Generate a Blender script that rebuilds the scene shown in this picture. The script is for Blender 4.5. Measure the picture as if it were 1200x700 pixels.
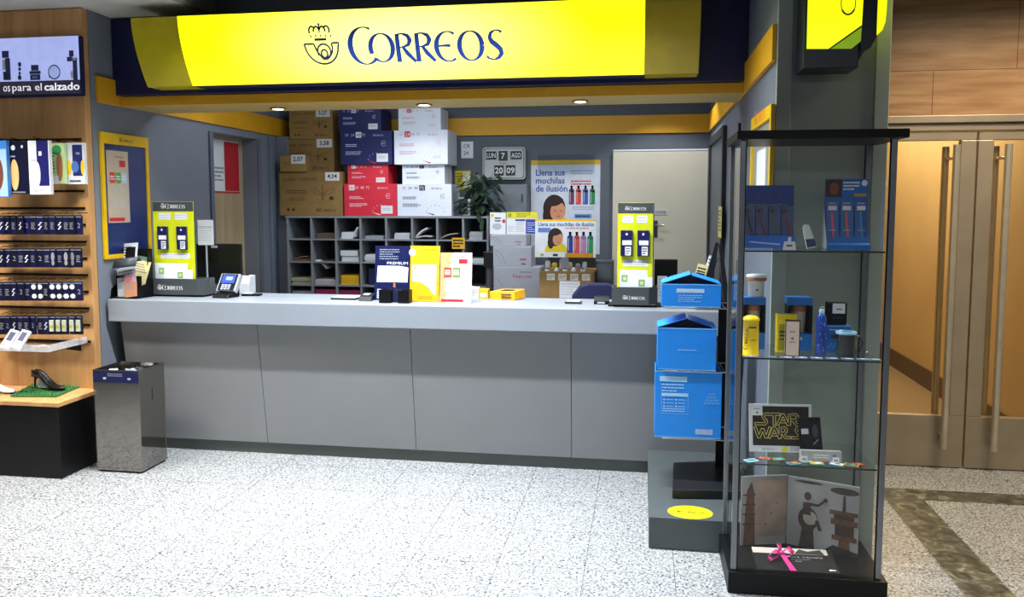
import bpy, math, random
from mathutils import Vector, Matrix, Euler
random.seed(7)
for _o in list(bpy.data.objects): bpy.data.objects.remove(_o)
SC = bpy.context.scene; COL = SC.collection
R = math.radians; PI = math.pi

# ------------------------------------------------------------------ camera, world, lights, exposure
FPX, CX, CY, EYE = 950.0, 600.0, 320.0, 1.6
TH = math.atan(79/950.0); YW = math.atan(154/950.0*math.cos(TH))
cd = bpy.data.cameras.new('camera'); cam = bpy.data.objects.new('camera', cd); COL.objects.link(cam)
cam.location = (0, 0, EYE); cam.rotation_euler = (PI/2-TH, 0, YW)
cd.sensor_width = 36; cd.lens = 36*FPX/1200; cd.shift_y = -30/1200.0; cd.clip_start = .05
SC.camera = cam
SC.view_settings.view_transform = 'Standard'; SC.view_settings.look = 'None'
SC.view_settings.exposure = 0.35; SC.view_settings.gamma = 1; SC.view_settings.use_curve_mapping = False
W = bpy.data.worlds.new('world'); SC.world = W; W.use_nodes = True
W.node_tree.nodes['Background'].inputs[0].default_value = (.86, .93, 1, 1)
W.node_tree.nodes['Background'].inputs[1].default_value = .11

def area(name, loc, sx, sy, power, col=(1, 1, 1), rot=(0, 0, 0), spread=180):
    l = bpy.data.lights.new(name, 'AREA'); l.shape = 'RECTANGLE'; l.size = sx; l.size_y = sy; l.energy = power; l.color = col
    l.spread = R(spread)
    o = bpy.data.objects.new(name, l); COL.objects.link(o); o.location = loc; o.rotation_euler = rot; return o
def spot(name, loc, power, ang, col=(1, 1, 1), rot=(0, 0, 0), blend=.6, r=.03):
    l = bpy.data.lights.new(name, 'SPOT'); l.energy = power; l.spot_size = R(ang); l.spot_blend = blend; l.color = col; l.shadow_soft_size = r
    o = bpy.data.objects.new(name, l); COL.objects.link(o); o.location = loc; o.rotation_euler = rot; return o
COOL = (.90, .95, 1); WARM = (1, .86, .62)
area('hall_strip_light', (-1.5, 3.86, 2.97), 2.8, .05, 140, COOL, spread=120)
area('hall_ceiling_light_near', (-.2, 1.9, 2.97), 2.6, .5, 34, COOL, spread=95)
area('hall_fill_far', (.2, -1.4, 2.97), 4.0, .8, 60, COOL)  # unseen fill lamp added behind the camera to brighten front-facing surfaces
area('hall_ceiling_light_left', (-3.7, 3.5, 2.77), .9, .2, 40, (1, .95, .88), spread=105)
area('kiosk_ceiling_light', (-1.3, 6.0, 2.78), 2.6, .5, 26, (.84, .92, 1))
for _x, _y, _p in ((-2.85, 5.7, 30), (-1.9, 6.3, 34), (.15, 6.75, 34), (-.9, 6.3, 20)): spot('kiosk_ceiling_spot', (_x, _y, 2.8), _p, 105, (.93, .96, 1), blend=.35)
area('hall_door_light', (2.2, 3.9, 2.97), 1.0, .9, 62, (1, .84, .62), spread=150)
area('corridor_light', (1.9, 7.6, 2.55), .7, 3.0, 60, WARM)
SC.cycles.transparent_max_bounces = 32


# ------------------------------------------------------------------ pixel <-> place
_fw = Vector((-math.sin(YW)*math.cos(TH), math.cos(YW)*math.cos(TH), -math.sin(TH)))
_rt = Vector((math.cos(YW), math.sin(YW), 0)); _up = _rt.cross(_fw)
def P(x, y, X=None, Y=None, Z=None):
    r = _fw*FPX + _rt*(x-CX) + _up*(CY-y)
    if X is not None: t = X/r.x
    elif Y is not None: t = Y/r.y
    else: t = (Z-EYE)/r.z
    return Vector((r.x*t, r.y*t, EYE+r.z*t))
def F(x0, y0, x1, y1, Y):
    """pixel rectangle on the plane Y: left x, right x, bottom z, top z"""
    xm, ym = (x0+x1)/2, (y0+y1)/2
    return P(x0, ym, Y=Y).x, P(x1, ym, Y=Y).x, P(xm, y1, Y=Y).z, P(xm, y0, Y=Y).z
def FX(x0, y0, x1, y1, X):
    xm, ym = (x0+x1)/2, (y0+y1)/2
    return P(x0, ym, X=X).y, P(x1, ym, X=X).y, P(xm, y1, X=X).z, P(xm, y0, X=X).z

# ------------------------------------------------------------------ materials
def lin(h):
    h = h.lstrip('#'); v = [int(h[i:i+2], 16)/255 for i in (0, 2, 4)]
    return tuple((c/12.92 if c <= .04045 else ((c+.055)/1.055)**2.4) for c in v)+(1,)
_M = {}
def mat(h, rough=.5, metal=0, emit=0, noise=.06, scale=14, spec=.5, name=None):
    key = (h, rough, metal, emit, noise, scale, spec)
    if key in _M: return _M[key]
    m = bpy.data.materials.new(name or 'paint_'+h.strip('#')); m.use_nodes = True; nt = m.node_tree
    b = nt.nodes['Principled BSDF']; c = lin(h)
    b.inputs['Roughness'].default_value = rough; b.inputs['Metallic'].default_value = metal
    b.inputs['Specular IOR Level'].default_value = spec
    tc = nt.nodes.new('ShaderNodeTexCoord'); n = nt.nodes.new('ShaderNodeTexNoise'); n.inputs['Scale'].default_value = scale
    n.inputs['Detail'].default_value = 2
    nt.links.new(tc.outputs['Object'], n.inputs['Vector'])
    r = nt.nodes.new('ShaderNodeValToRGB'); nt.links.new(n.outputs['Fac'], r.inputs['Fac'])
    e = r.color_ramp.elements; e[0].position = .3; e[1].position = .7
    e[0].color = tuple(x*(1-noise) for x in c[:3])+(1,); e[1].color = tuple(min(1, x*(1+noise)) for x in c[:3])+(1,)
    nt.links.new(r.outputs['Color'], b.inputs['Base Color'])
    if emit:
        nt.links.new(r.outputs['Color'], b.inputs['Emission Color']); b.inputs['Emission Strength'].default_value = emit
    _M[key] = m; return m
def nodes_mat(name):
    m = bpy.data.materials.new(name); m.use_nodes = True; nt = m.node_tree
    return m, nt, nt.nodes['Principled BSDF'], (lambda t: nt.nodes.new('ShaderNode'+t)), nt.links.new
def ramp(nt, stops):
    r = nt.nodes.new('ShaderNodeValToRGB'); cr = r.color_ramp
    while len(cr.elements) < len(stops): cr.elements.new(.5)
    for e, (p, h) in zip(cr.elements, stops): e.position = p; e.color = lin(h)
    return r

def granite_mat():
    m, nt, b, N, L = nodes_mat('speckled_granite')
    tc = N('TexCoord'); v = N('TexVoronoi'); v.inputs['Scale'].default_value = 135; L(tc.outputs['Object'], v.inputs['Vector'])
    n = N('TexNoise'); n.inputs['Scale'].default_value = 85; n.inputs['Detail'].default_value = 5; n.inputs['Roughness'].default_value = .72
    L(tc.outputs['Object'], n.inputs['Vector'])
    r1 = ramp(nt, [(0, '#08090a'), (.16, '#3c3f43'), (.34, '#909396'), (1, '#b9bab9')])
    sp = N('SeparateColor'); L(v.outputs['Color'], sp.inputs[0]); L(sp.outputs[0], r1.inputs['Fac'])
    r2 = ramp(nt, [(.38, '#101215'), (.455, '#64686b'), (.54, '#bbbcbb')]); L(n.outputs['Fac'], r2.inputs['Fac'])
    mx = N('Mix'); mx.data_type = 'RGBA'; mx.blend_type = 'MIX'; mx.inputs[0].default_value = .5
    L(r1.outputs['Color'], mx.inputs[6]); L(r2.outputs['Color'], mx.inputs[7])
    # tile joints
    br = N('TexBrick'); br.offset = 0; br.inputs['Scale'].default_value = 1; br.inputs['Brick Width'].default_value = .39; br.inputs['Row Height'].default_value = .39
    br.inputs['Mortar Size'].default_value = .0016; br.inputs['Mortar Smooth'].default_value = .2
    br.inputs['Color1'].default_value = (1, 1, 1, 1); br.inputs['Color2'].default_value = (.97, .97, .97, 1); br.inputs['Mortar'].default_value = (.32, .32, .33, 1)
    mp = N('Mapping'); mp.inputs['Location'].default_value = (.235, .05, 0); L(tc.outputs['Object'], mp.inputs['Vector']); L(mp.outputs[0], br.inputs['Vector'])
    m2 = N('Mix'); m2.data_type = 'RGBA'; m2.blend_type = 'MULTIPLY'; m2.inputs[0].default_value = 1
    L(mx.outputs[2], m2.inputs[6]); L(br.outputs['Color'], m2.inputs[7]); L(m2.outputs[2], b.inputs['Base Color'])
    b.inputs['Roughness'].default_value = .22; b.inputs['Specular IOR Level'].default_value = .5
    return m
def dark_marble():
    m, nt, b, N, L = nodes_mat('dark_green_marble')
    tc = N('TexCoord'); n = N('TexNoise'); n.inputs['Scale'].default_value = 11; n.inputs['Detail'].default_value = 8; n.inputs['Distortion'].default_value = 1.6
    L(tc.outputs['Object'], n.inputs['Vector']); r = ramp(nt, [(.35, '#2c2e27'), (.55, '#55554a'), (.7, '#8b8775')])
    L(n.outputs['Fac'], r.inputs['Fac']); L(r.outputs['Color'], b.inputs['Base Color']); b.inputs['Roughness'].default_value = .3
    return m
def travertine():
    m, nt, b, N, L = nodes_mat('travertine')
    tc = N('TexCoord'); mp = N('Mapping'); mp.inputs['Scale'].default_value = (.9, 1, 9); L(tc.outputs['Object'], mp.inputs['Vector'])
    n = N('TexNoise'); n.inputs['Scale'].default_value = 3; n.inputs['Detail'].default_value = 7; L(mp.outputs[0], n.inputs['Vector'])
    r = ramp(nt, [(.3, '#94704e'), (.5, '#a8835f'), (.7, '#ba9670')]); L(n.outputs['Fac'], r.inputs['Fac'])
    br = N('TexBrick'); br.offset = .5; br.inputs['Scale'].default_value = 1; br.inputs['Brick Width'].default_value = .9; br.inputs['Row Height'].default_value = .42
    br.inputs['Mortar Size'].default_value = .002; br.inputs['Color1'].default_value = (1, 1, 1, 1); br.inputs['Color2'].default_value = (.85, .85, .85, 1); br.inputs['Mortar'].default_value = (.3, .25, .2, 1)
    m3 = N('Mapping'); m3.inputs['Rotation'].default_value = (PI/2, 0, 0); m3.inputs['Location'].default_value = (-.32, -.13, 0); L(tc.outputs['Object'], m3.inputs['Vector']); L(m3.outputs[0], br.inputs['Vector'])
    m2 = N('Mix'); m2.data_type = 'RGBA'; m2.blend_type = 'MULTIPLY'; m2.inputs[0].default_value = 1
    L(r.outputs['Color'], m2.inputs[6]); L(br.outputs['Color'], m2.inputs[7]); L(m2.outputs[2], b.inputs['Base Color']); b.inputs['Roughness'].default_value = .25
    return m
def wood(name, a, c, scale=(7, 7, .7), rough=.45):
    m, nt, b, N, L = nodes_mat(name)
    tc = N('TexCoord'); mp = N('Mapping'); mp.inputs['Scale'].default_value = scale; L(tc.outputs['Object'], mp.inputs['Vector'])
    n = N('TexNoise'); n.inputs['Scale'].default_value = 2.2; n.inputs['Detail'].default_value = 4; n.inputs['Distortion'].default_value = .8; L(mp.outputs[0], n.inputs['Vector'])
    r = ramp(nt, [(.3, a), (.7, c)]); L(n.outputs['Fac'], r.inputs['Fac']); L(r.outputs['Color'], b.inputs['Base Color']); b.inputs['Roughness'].default_value = rough
    return m
def glass(name, tint=(1, 1, 1), refl=1.0):
    m = bpy.data.materials.new(name); m.use_nodes = True; nt = m.node_tree; nt.nodes.clear()
    o = nt.nodes.new('ShaderNodeOutputMaterial'); t = nt.nodes.new('ShaderNodeBsdfTransparent'); g = nt.nodes.new('ShaderNodeBsdfGlossy')
    g.inputs['Roughness'].default_value = .01; f = nt.nodes.new('ShaderNodeFresnel'); f.inputs['IOR'].default_value = 1.45
    n = nt.nodes.new('ShaderNodeTexNoise'); n.inputs['Scale'].default_value = 3
    mr = nt.nodes.new('ShaderNodeMapRange'); mr.inputs['To Min'].default_value = refl*.92; mr.inputs['To Max'].default_value = refl
    nt.links.new(n.outputs['Fac'], mr.inputs['Value'])
    mu = nt.nodes.new('ShaderNodeMath'); mu.operation = 'MULTIPLY'; nt.links.new(f.outputs[0], mu.inputs[0]); nt.links.new(mr.outputs[0], mu.inputs[1])
    ge = nt.nodes.new('ShaderNodeNewGeometry'); iv = nt.nodes.new('ShaderNodeMath'); iv.operation = 'SUBTRACT'; iv.inputs[0].default_value = 1; nt.links.new(ge.outputs['Backfacing'], iv.inputs[1])
    m2 = nt.nodes.new('ShaderNodeMath'); m2.operation = 'MULTIPLY'; nt.links.new(mu.outputs[0], m2.inputs[0]); nt.links.new(iv.outputs[0], m2.inputs[1]); mu = m2
    t.inputs[0].default_value = tuple(tint)+(1,); x = nt.nodes.new('ShaderNodeMixShader')
    nt.links.new(mu.outputs[0], x.inputs[0]); nt.links.new(t.outputs[0], x.inputs[1]); nt.links.new(g.outputs[0], x.inputs[2]); nt.links.new(x.outputs[0], o.inputs[0])
    return m
def lit_sign(name, base, hot, strength, centres):
    """backlit acrylic: even yellow with paler patches where the lamps sit behind it"""
    m, nt, b, N, L = nodes_mat(name)
    tc = N('TexCoord'); acc = None
    for (px, pz, rad) in centres:
        sub = N('VectorMath'); sub.operation = 'SUBTRACT'; L(tc.outputs['Object'], sub.inputs[0]); sub.inputs[1].default_value = (px, 0, pz)
        sc = N('VectorMath'); sc.operation = 'MULTIPLY'; L(sub.outputs[0], sc.inputs[0]); sc.inputs[1].default_value = (1/rad, 0, 1/(rad*.34))
        ln = N('VectorMath'); ln.operation = 'LENGTH'; L(sc.outputs[0], ln.inputs[0])
        mr = N('MapRange'); mr.interpolation_type = 'SMOOTHSTEP'; mr.inputs['From Min'].default_value = 0; mr.inputs['From Max'].default_value = 1
        mr.inputs['To Min'].default_value = 1; mr.inputs['To Max'].default_value = 0; L(ln.outputs['Value'], mr.inputs['Value'])
        if acc is None: acc = mr.outputs[0]
        else:
            mx = N('Math'); mx.operation = 'MAXIMUM'; L(acc, mx.inputs[0]); L(mr.outputs[0], mx.inputs[1]); acc = mx.outputs[0]
    r = ramp(nt, [(0, base), (1, hot)]); L(acc, r.inputs['Fac'])
    L(r.outputs['Color'], b.inputs['Emission Color']); b.inputs['Emission Strength'].default_value = strength
    b.inputs['Base Color'].default_value = lin('#2a2600'); b.inputs['Roughness'].default_value = .25
    return m

WHITE = mat('#d2d4d8', .6); PAPER = mat('#d8dadd', .7, noise=.03); BLACK = mat('#050506', .45, spec=.25); INK = mat('#0a0b0e', .7, spec=.2); DGREY = mat('#2b2f33', .5)
NAVY = mat('#0e1546', .45); YEL = mat('#f5c400', .5); AMB = mat('#c88a0e', .5); LIME = mat('#c6cc0c', .5); RED = mat('#c4162c', .5); GREYTXT = mat('#7b8088', .7)
BLUE = mat('#1583e0', .45); KRAFT = mat('#8a6c3c', .8, noise=.1); KRAFTD = mat('#3b2b14', .8); STEEL = mat('#9a9a98', .3, .9); WALLG = mat('#535a63', .6, noise=.04, scale=3)
BLUEINK = mat('#1c3f9c', .5); GOLD = mat('#e0cd6a', .4); ORANGE = mat('#e0742c', .5); GREEN = mat('#2f8a4c', .5); PINK = mat('#d64a86', .5); SKIN = mat('#c88a66', .6)
CARDW = mat('#d9dde4', .6, noise=.05); LGREY = mat('#a9afb8', .5)
GLASS = glass('clear_glass', (.995, 1, .998)); PICGLASS = glass('picture_glass', (.99, 1, 1), .22); SHELFGLASS = glass('shelf_glass', (.95, .98, .97), .8); DOORGLASS = glass('door_glass', (.92, .88, .8), 1.0); FILM = glass('clear_plastic', (.9, .92, .95), 1.6)

def frosted():
    m = bpy.data.materials.new('frosted_acrylic'); m.use_nodes = True; nt = m.node_tree; b = nt.nodes['Principled BSDF']; o = nt.nodes['Material Output']
    b.inputs['Base Color'].default_value = (.8, .82, .84, 1); b.inputs['Roughness'].default_value = .2; t = nt.nodes.new('ShaderNodeBsdfTransparent'); x = nt.nodes.new('ShaderNodeMixShader')
    n = nt.nodes.new('ShaderNodeTexNoise'); n.inputs['Scale'].default_value = 20; mr = nt.nodes.new('ShaderNodeMapRange'); mr.inputs['To Min'].default_value = .18; mr.inputs['To Max'].default_value = .5
    nt.links.new(n.outputs['Fac'], mr.inputs['Value']); nt.links.new(mr.outputs[0], x.inputs[0]); nt.links.new(t.outputs[0], x.inputs[1]); nt.links.new(b.outputs[0], x.inputs[2]); nt.links.new(x.outputs[0], o.inputs[0]); return m
FROST = frosted()
# ------------------------------------------------------------------ mesh builder
_TXT = {}
def text_mesh(s, bold=False):
    key = (s, bold)
    if key in _TXT: return _TXT[key]
    cu = bpy.data.curves.new('t', 'FONT'); cu.body = s; cu.resolution_u = 2
    if bold: cu.offset = .018
    o = bpy.data.objects.new('t', cu); COL.objects.link(o); bpy.context.view_layer.update()
    me = bpy.data.meshes.new_from_object(o.evaluated_get(bpy.context.evaluated_depsgraph_get()))
    vs = [(v.co.x, v.co.y) for v in me.vertices]; fs = [tuple(p.vertices) for p in me.polygons]
    bpy.data.objects.remove(o); bpy.data.curves.remove(cu); bpy.data.meshes.remove(me)
    xs = [v[0] for v in vs]; ys = [v[1] for v in vs]
    x0, x1, y0, y1 = min(xs), max(xs), min(ys), max(ys)
    _TXT[key] = ([(x-x0, y-y0) for x, y in vs], fs, x1-x0, y1-y0); return _TXT[key]

class MB:
    def __init__(s, T=None): s.v = []; s.f = []; s.m = []; s.mats = []; s.sm = []; s.T = T or Matrix()
    def mi(s, m):
        if m not in s.mats: s.mats.append(m)
        return s.mats.index(m)
    def add(s, vs, fs, m, smooth=False, T=None):
        k = len(s.v); T = s.T @ T if T is not None else s.T
        s.v += [T @ Vector(v) for v in vs]; i = s.mi(m)
        for f in fs: s.f.append([k+a for a in f]); s.m.append(i); s.sm.append(smooth)
        return s
    def box(s, x0, x1, y0, y1, z0, z1, m, T=None):
        vs = [(x, y, z) for z in (z0, z1) for y in (y0, y1) for x in (x0, x1)]
        return s.add(vs, [(0, 2, 3, 1), (4, 5, 7, 6), (0, 1, 5, 4), (2, 6, 7, 3), (0, 4, 6, 2), (1, 3, 7, 5)], m, T=T)
    def rect(s, x0, z0, x1, z1, y, m, T=None): return s.add([(x0, y, z0), (x1, y, z0), (x1, y, z1), (x0, y, z1)], [(0, 1, 2, 3)], m, T=T)
    def poly(s, pts, y, m, T=None):
        """flat outline in x, z facing -y; pts anticlockwise or clockwise, fixed here"""
        a = sum(pts[i-1][0]*pts[i][1]-pts[i][0]*pts[i-1][1] for i in range(len(pts)))
        if a < 0: pts = pts[::-1]
        return s.add([(p[0], y, p[1]) for p in pts], [tuple(range(len(pts)))], m, T=T)
    def disc(s, cx, cz, rx, rz, y, m, n=20, rot=0, a0=0, a1=2*PI, T=None):
        pts = []
        for i in range(n):
            a = a0+(a1-a0)*i/(n if abs(a1-a0-2*PI) < 1e-6 else n-1); px, pz = rx*math.cos(a), rz*math.sin(a)
            pts.append((cx+px*math.cos(rot)-pz*math.sin(rot), cz+px*math.sin(rot)+pz*math.cos(rot)))
        return s.poly(pts, y, m, T)
    def prism(s, pts, a, b, m, axis='y', T=None):
        """extrude the outline pts between a and b along an axis (pts are the other two coordinates in order)"""
        n = len(pts)
        def q(p, t): return {'x': (t, p[0], p[1]), 'y': (p[0], t, p[1]), 'z': (p[0], p[1], t)}[axis]
        vs = [q(p, a) for p in pts]+[q(p, b) for p in pts]
        fs = [tuple(range(n))[::-1], tuple(range(n, 2*n))]+[(i, (i+1) % n, n+(i+1) % n, n+i) for i in range(n)]
        ar = sum(pts[i-1][0]*pts[i][1]-pts[i][0]*pts[i-1][1] for i in range(n))
        if (ar > 0) == (axis == 'y'): fs = [f[::-1] for f in fs]
        if b < a: fs = [f[::-1] for f in fs]
        return s.add(vs, fs, m, T=T)
    def tube(s, pts, r, m, n=10, rs=None):
        pts = [Vector(p) for p in pts]; rings = []; k = len(pts); up = None
        for i, p in enumerate(pts):
            d = (pts[min(i+1, k-1)]-pts[max(i-1, 0)]).normalized()
            if up is None: up = d.orthogonal().normalized()
            up = (up-d*up.dot(d)).normalized(); w = d.cross(up); rr = rs[i] if rs else r
            rings.append([p+(up*math.cos(2*PI*j/n)+w*math.sin(2*PI*j/n))*rr for j in range(n)])
        vs = [v for g in rings for v in g]; fs = [(i*n+j, i*n+(j+1) % n, (i+1)*n+(j+1) % n, (i+1)*n+j) for i in range(k-1) for j in range(n)]
        s.add(vs, fs, m, True); s.add(rings[0], [tuple(range(n))[::-1]], m); s.add(rings[-1], [tuple(range(n))], m); return s
    def lathe(s, prof, m, c=(0, 0), n=28, T=None):
        vs = [(c[0]+r*math.cos(2*PI*j/n), c[1]+r*math.sin(2*PI*j/n), z) for r, z in prof for j in range(n)]
        fs = [(i*n+j, i*n+(j+1) % n, (i+1)*n+(j+1) % n, (i+1)*n+j) for i in range(len(prof)-1) for j in range(n)]
        s.add(vs, fs, m, True, T)
        k = len(prof)-1
        return s.add(vs, [tuple(range(n))[::-1], tuple(k*n+j for j in range(n))], m, False, T)
    def text(s, t, x, z, m, y, h=None, w=None, align='l', bold=False, T=None, maxw=None):
        vs, fs, tw, thh = text_mesh(t, bold)
        sz = (h/thh) if h else w/tw; sx = (w/tw) if w else sz
        if maxw and tw*sx > maxw: sx = maxw/tw
        off = {'l': 0, 'c': -tw*sx/2, 'r': -tw*sx}[align]
        return s.add([(x+off+a*sx, y, z+b*sz) for a, b in vs], fs, m, T=T)
    def lines(s, x0, x1, z1, z0, n, y, m, fill=.5, seed=1, T=None):
        """rows of tiny print, too small to read"""
        rr = random.Random(seed); dz = (z1-z0)/n; w = abs(x1-x0)
        for i in range(n):
            z = z1-dz*(i+.5); x = x0; end = x1-(w*rr.uniform(0, .35))
            while x < end:
                l = min(w*rr.uniform(.06, .16), end-x); s.rect(x, z-dz*fill/2, x+l, z+dz*fill/2, y, m, T); x += l+w*.025
        return s
    def ribbon(s, pts, ws, m, y, closed=False, T=None):
        """pen stroke of changing width in x, z"""
        n = len(pts); L = []; Q = []
        for i in range(n):
            a = pts[i-1] if (i or closed) else pts[0]; b = pts[(i+1) % n] if (i < n-1 or closed) else pts[-1]
            dx, dz = b[0]-a[0], b[1]-a[1]; l = math.hypot(dx, dz) or 1; w = (ws[i] if isinstance(ws, (list, tuple)) else ws)/2
            L.append((pts[i][0]-dz/l*w, y, pts[i][1]+dx/l*w)); Q.append((pts[i][0]+dz/l*w, y, pts[i][1]-dx/l*w))
        k = n if closed else n-1
        return s.add(L+Q, [(n+i, n+(i+1) % n, (i+1) % n, i) for i in range(k)], m, T=T)
    def build(s, name, parent=None, bevel=0, world=False, label=None, subsurf=0, seg=2):
        me = bpy.data.meshes.new(name); off = Vector((0, 0, 0))
        if world and parent is not None: off = -parent.location
        me.from_pydata([tuple(v+off) for v in s.v], [], s.f)
        for m in s.mats: me.materials.append(m)
        for p, i, sm in zip(me.polygons, s.m, s.sm): p.material_index = i; p.use_smooth = sm
        me.update(); o = bpy.data.objects.new(name, me); COL.objects.link(o)
        if parent is not None: o.parent = parent
        if bevel:
            b = o.modifiers.new('bevel', 'BEVEL'); b.width = bevel; b.segments = seg; b.limit_method = 'ANGLE'; b.angle_limit = R(40)
        if subsurf:
            q = o.modifiers.new('sub', 'SUBSURF'); q.levels = subsurf; q.render_levels = subsurf
        if label: o['label'] = label
        return o

def thing(name, label, cat, loc=(0, 0, 0), rot=(0, 0, 0), group=None):
    o = bpy.data.objects.new(name, None); COL.objects.link(o); o.location = loc; o.rotation_euler = rot; o.empty_display_size = .1
    o['label'] = label; o['category'] = cat
    if group: o['group'] = group
    return o
def tag(o, label, cat, loc=None, rot=None, group=None):
    o['label'] = label; o['category'] = cat
    if group: o['group'] = group
    if loc is not None: o.location = loc
    if rot is not None: o.rotation_euler = rot
    return o
def struct(name, mb, bevel=0, label=None, parent=None):
    o = mb.build(name, parent, bevel)
    if parent is None: o['kind'] = 'structure'
    if label: o['label'] = label; o['category'] = name.split('_')[0]
    return o
def dup(root, loc, rot=None, label=None, group=None):
    r = root.copy(); COL.objects.link(r); r.location = loc
    if rot is not None: r.rotation_euler = rot
    if label: r['label'] = label
    if group: r['group'] = group
    for ch in list(root.children):
        c = ch.copy(); COL.objects.link(c); c.parent = r
        for g in list(ch.children):
            d = g.copy(); COL.objects.link(d); d.parent = c
    return r

# ------------------------------------------------------------------ the post lettering and horn
def arc(cx, cz, rx, rz, a0, a1, n=16): return [(cx+rx*math.cos(R(a0+(a1-a0)*i/n)), cz+rz*math.sin(R(a0+(a1-a0)*i/n))) for i in range(n+1)]
def cw(pts, cx, rx, thin, thick): return [thin+(thick-thin)*min(1, abs(p[0]-cx)/rx)**1.6 for p in pts]
def wordmark(mb, x, z, w, m, y, T=None, curve=None):
    """CORREOS in flared capitals, w wide; letter height about w*.165"""
    u = w/6.05
    def rb(pts, ws):
        ws = [a*1.3 for a in ws]
        if curve: mb_curve_ribbon(mb, [(x+p[0]*u, z+p[1]*u) for p in pts], [a*u for a in ws], m, curve)
        else: mb.ribbon([(x+p[0]*u, z+p[1]*u) for p in pts], [a*u for a in ws], m, y, T=T)
    def bow(cx, rx, cz, rz, a0, a1, th=.15, thin=.035):
        p = arc(cx, cz, rx, rz, a0, a1, 22); rb(p, cw(p, cx, rx, thin, th))
    bow(.60, .58, .62, .66, 62, 316, .17)                      # large C
    bow(1.28, .45, .53, .50, 205, -128, .15)                   # first O, open at lower left
    for k in (1.94, 2.72):                                     # two R
        rb([(k, 0), (k, 1)], [.15, .13]); rb([(k, .98), (k+.2, 1.0), (k+.42, .92), (k+.5, .76), (k+.42, .6), (k+.22, .53), (k+.05, .52)], [.04, .05, .11, .14, .1, .05, .03])
        rb([(k+.18, .55), (k+.36, .3), (k+.66, .0)], [.08, .13, .09])
    bow(3.93, .46, .5, .52, 55, 305, .15); rb([(3.53, .52), (3.73, .53), (4.03, .53)], [.05, .06, .09])   # rounded E
    p = arc(4.82, .5, .44, .51, 0, 360, 36); rb(p, cw(p, 4.82, .44, .035, .15))                             # O
    rb([(6.04, .93), (5.93, 1.0), (5.78, 1.01), (5.62, .92), (5.57, .76), (5.64, .62), (5.80, .5), (5.96, .36), (6.0, .2), (5.88, .06), (5.7, -.01), (5.5, .04), (5.42, .12)],
       [.08, .05, .04, .09, .12, .14, .15, .14, .13, .09, .04, .05, .09])
def horn(mb, x, z, h, m, y, T=None, curve=None, lw=.07):
    """crown over a coiled post horn, h high overall, x is the left edge"""
    u = h/2.0
    def rb(pts, w=lw, closed=False):
        q = [(x+p[0]*u, z+p[1]*u) for p in pts]
        if curve: mb_curve_ribbon(mb, q, [w*u]*len(q), m, curve)
        else: mb.ribbon(q, [w*u]*len(q), m, y, T=T)
    rb([(0, .98)]+arc(.95, .95, .92, .93, 190, 270, 10)+arc(.98, .9, .86, .88, 272, 355, 10)+[(1.9, 1.0), (1.58, 1.0)]+arc(.98, .78, .54, .5, 20, -80, 8))
    rb([(0, .98), (.52, .98), (.66, .62), (.9, .28), (1.0, .26)])
    rb(arc(1.04, .6, .36, .36, -110, 210, 18)); rb(arc(1.04, .5, .17, .19, 0, 360, 14))
    rb([(.6, 1.18), (1.26, 1.18)], lw*1.3)
    for k in range(5): rb([(.40+.27*k, 1.34), (.46+.27*k, 1.36)], lw*1.5)
    rb([(.36, 1.48)]+arc(.52, 1.62, .16, .2, 200, 20, 8)); rb([(1.46, 1.48)]+arc(1.30, 1.62, .16, .2, -20, 160, 8))
    rb(arc(.76, 1.55, .16, .26, 180, 20, 8)); rb(arc(1.08, 1.55, .16, .26, 160, 0, 8)); rb([(.92, 1.5), (.92, 1.98)], lw*.8); rb([(.86, 1.9), (.98, 1.9)], lw*.8)
def mb_curve_ribbon(mb, pts, ws, m, curve):
    P2, W2 = [], []
    for i in range(len(pts)-1):
        a, b = pts[i], pts[i+1]; n = max(1, int(math.hypot(b[0]-a[0], b[1]-a[1])/.008))
        for k in range(n): t = k/n; P2.append((a[0]+(b[0]-a[0])*t, a[1]+(b[1]-a[1])*t)); W2.append(ws[i]+(ws[i+1]-ws[i])*t)
    P2.append(pts[-1]); W2.append(ws[-1]); n0 = len(mb.v); mb.ribbon(P2, W2, m, 0)
    for i in range(n0, len(mb.v)): v = mb.v[i]; v.y = curve(v.z)
def post_logo(mb, x, z, w, m, y, T=None):
    hw = w*.17; horn(mb, x, z, hw*1.15, m, y, T, lw=.13); wordmark(mb, x+hw*1.15, z, w-hw*1.15, m, y, T)

# ================================================================== THE SETTING
XL, XR, YB = -3.36, .572, 7.38
mb = MB(); mb.add([(-6, -4, 0), (5, -4, 0), (5, 12.2, 0), (-6, 12.2, 0)], [(0, 1, 2, 3)], granite_mat())
struct('floor', mb)
DM = dark_marble()
mb = MB(); mb.box(1.33, 4.5, 4.60, 4.77, -.01, .0015, DM); mb.box(1.33, 1.53, -1, 4.60, -.01, .0015, DM); struct('trim_1', mb)
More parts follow.
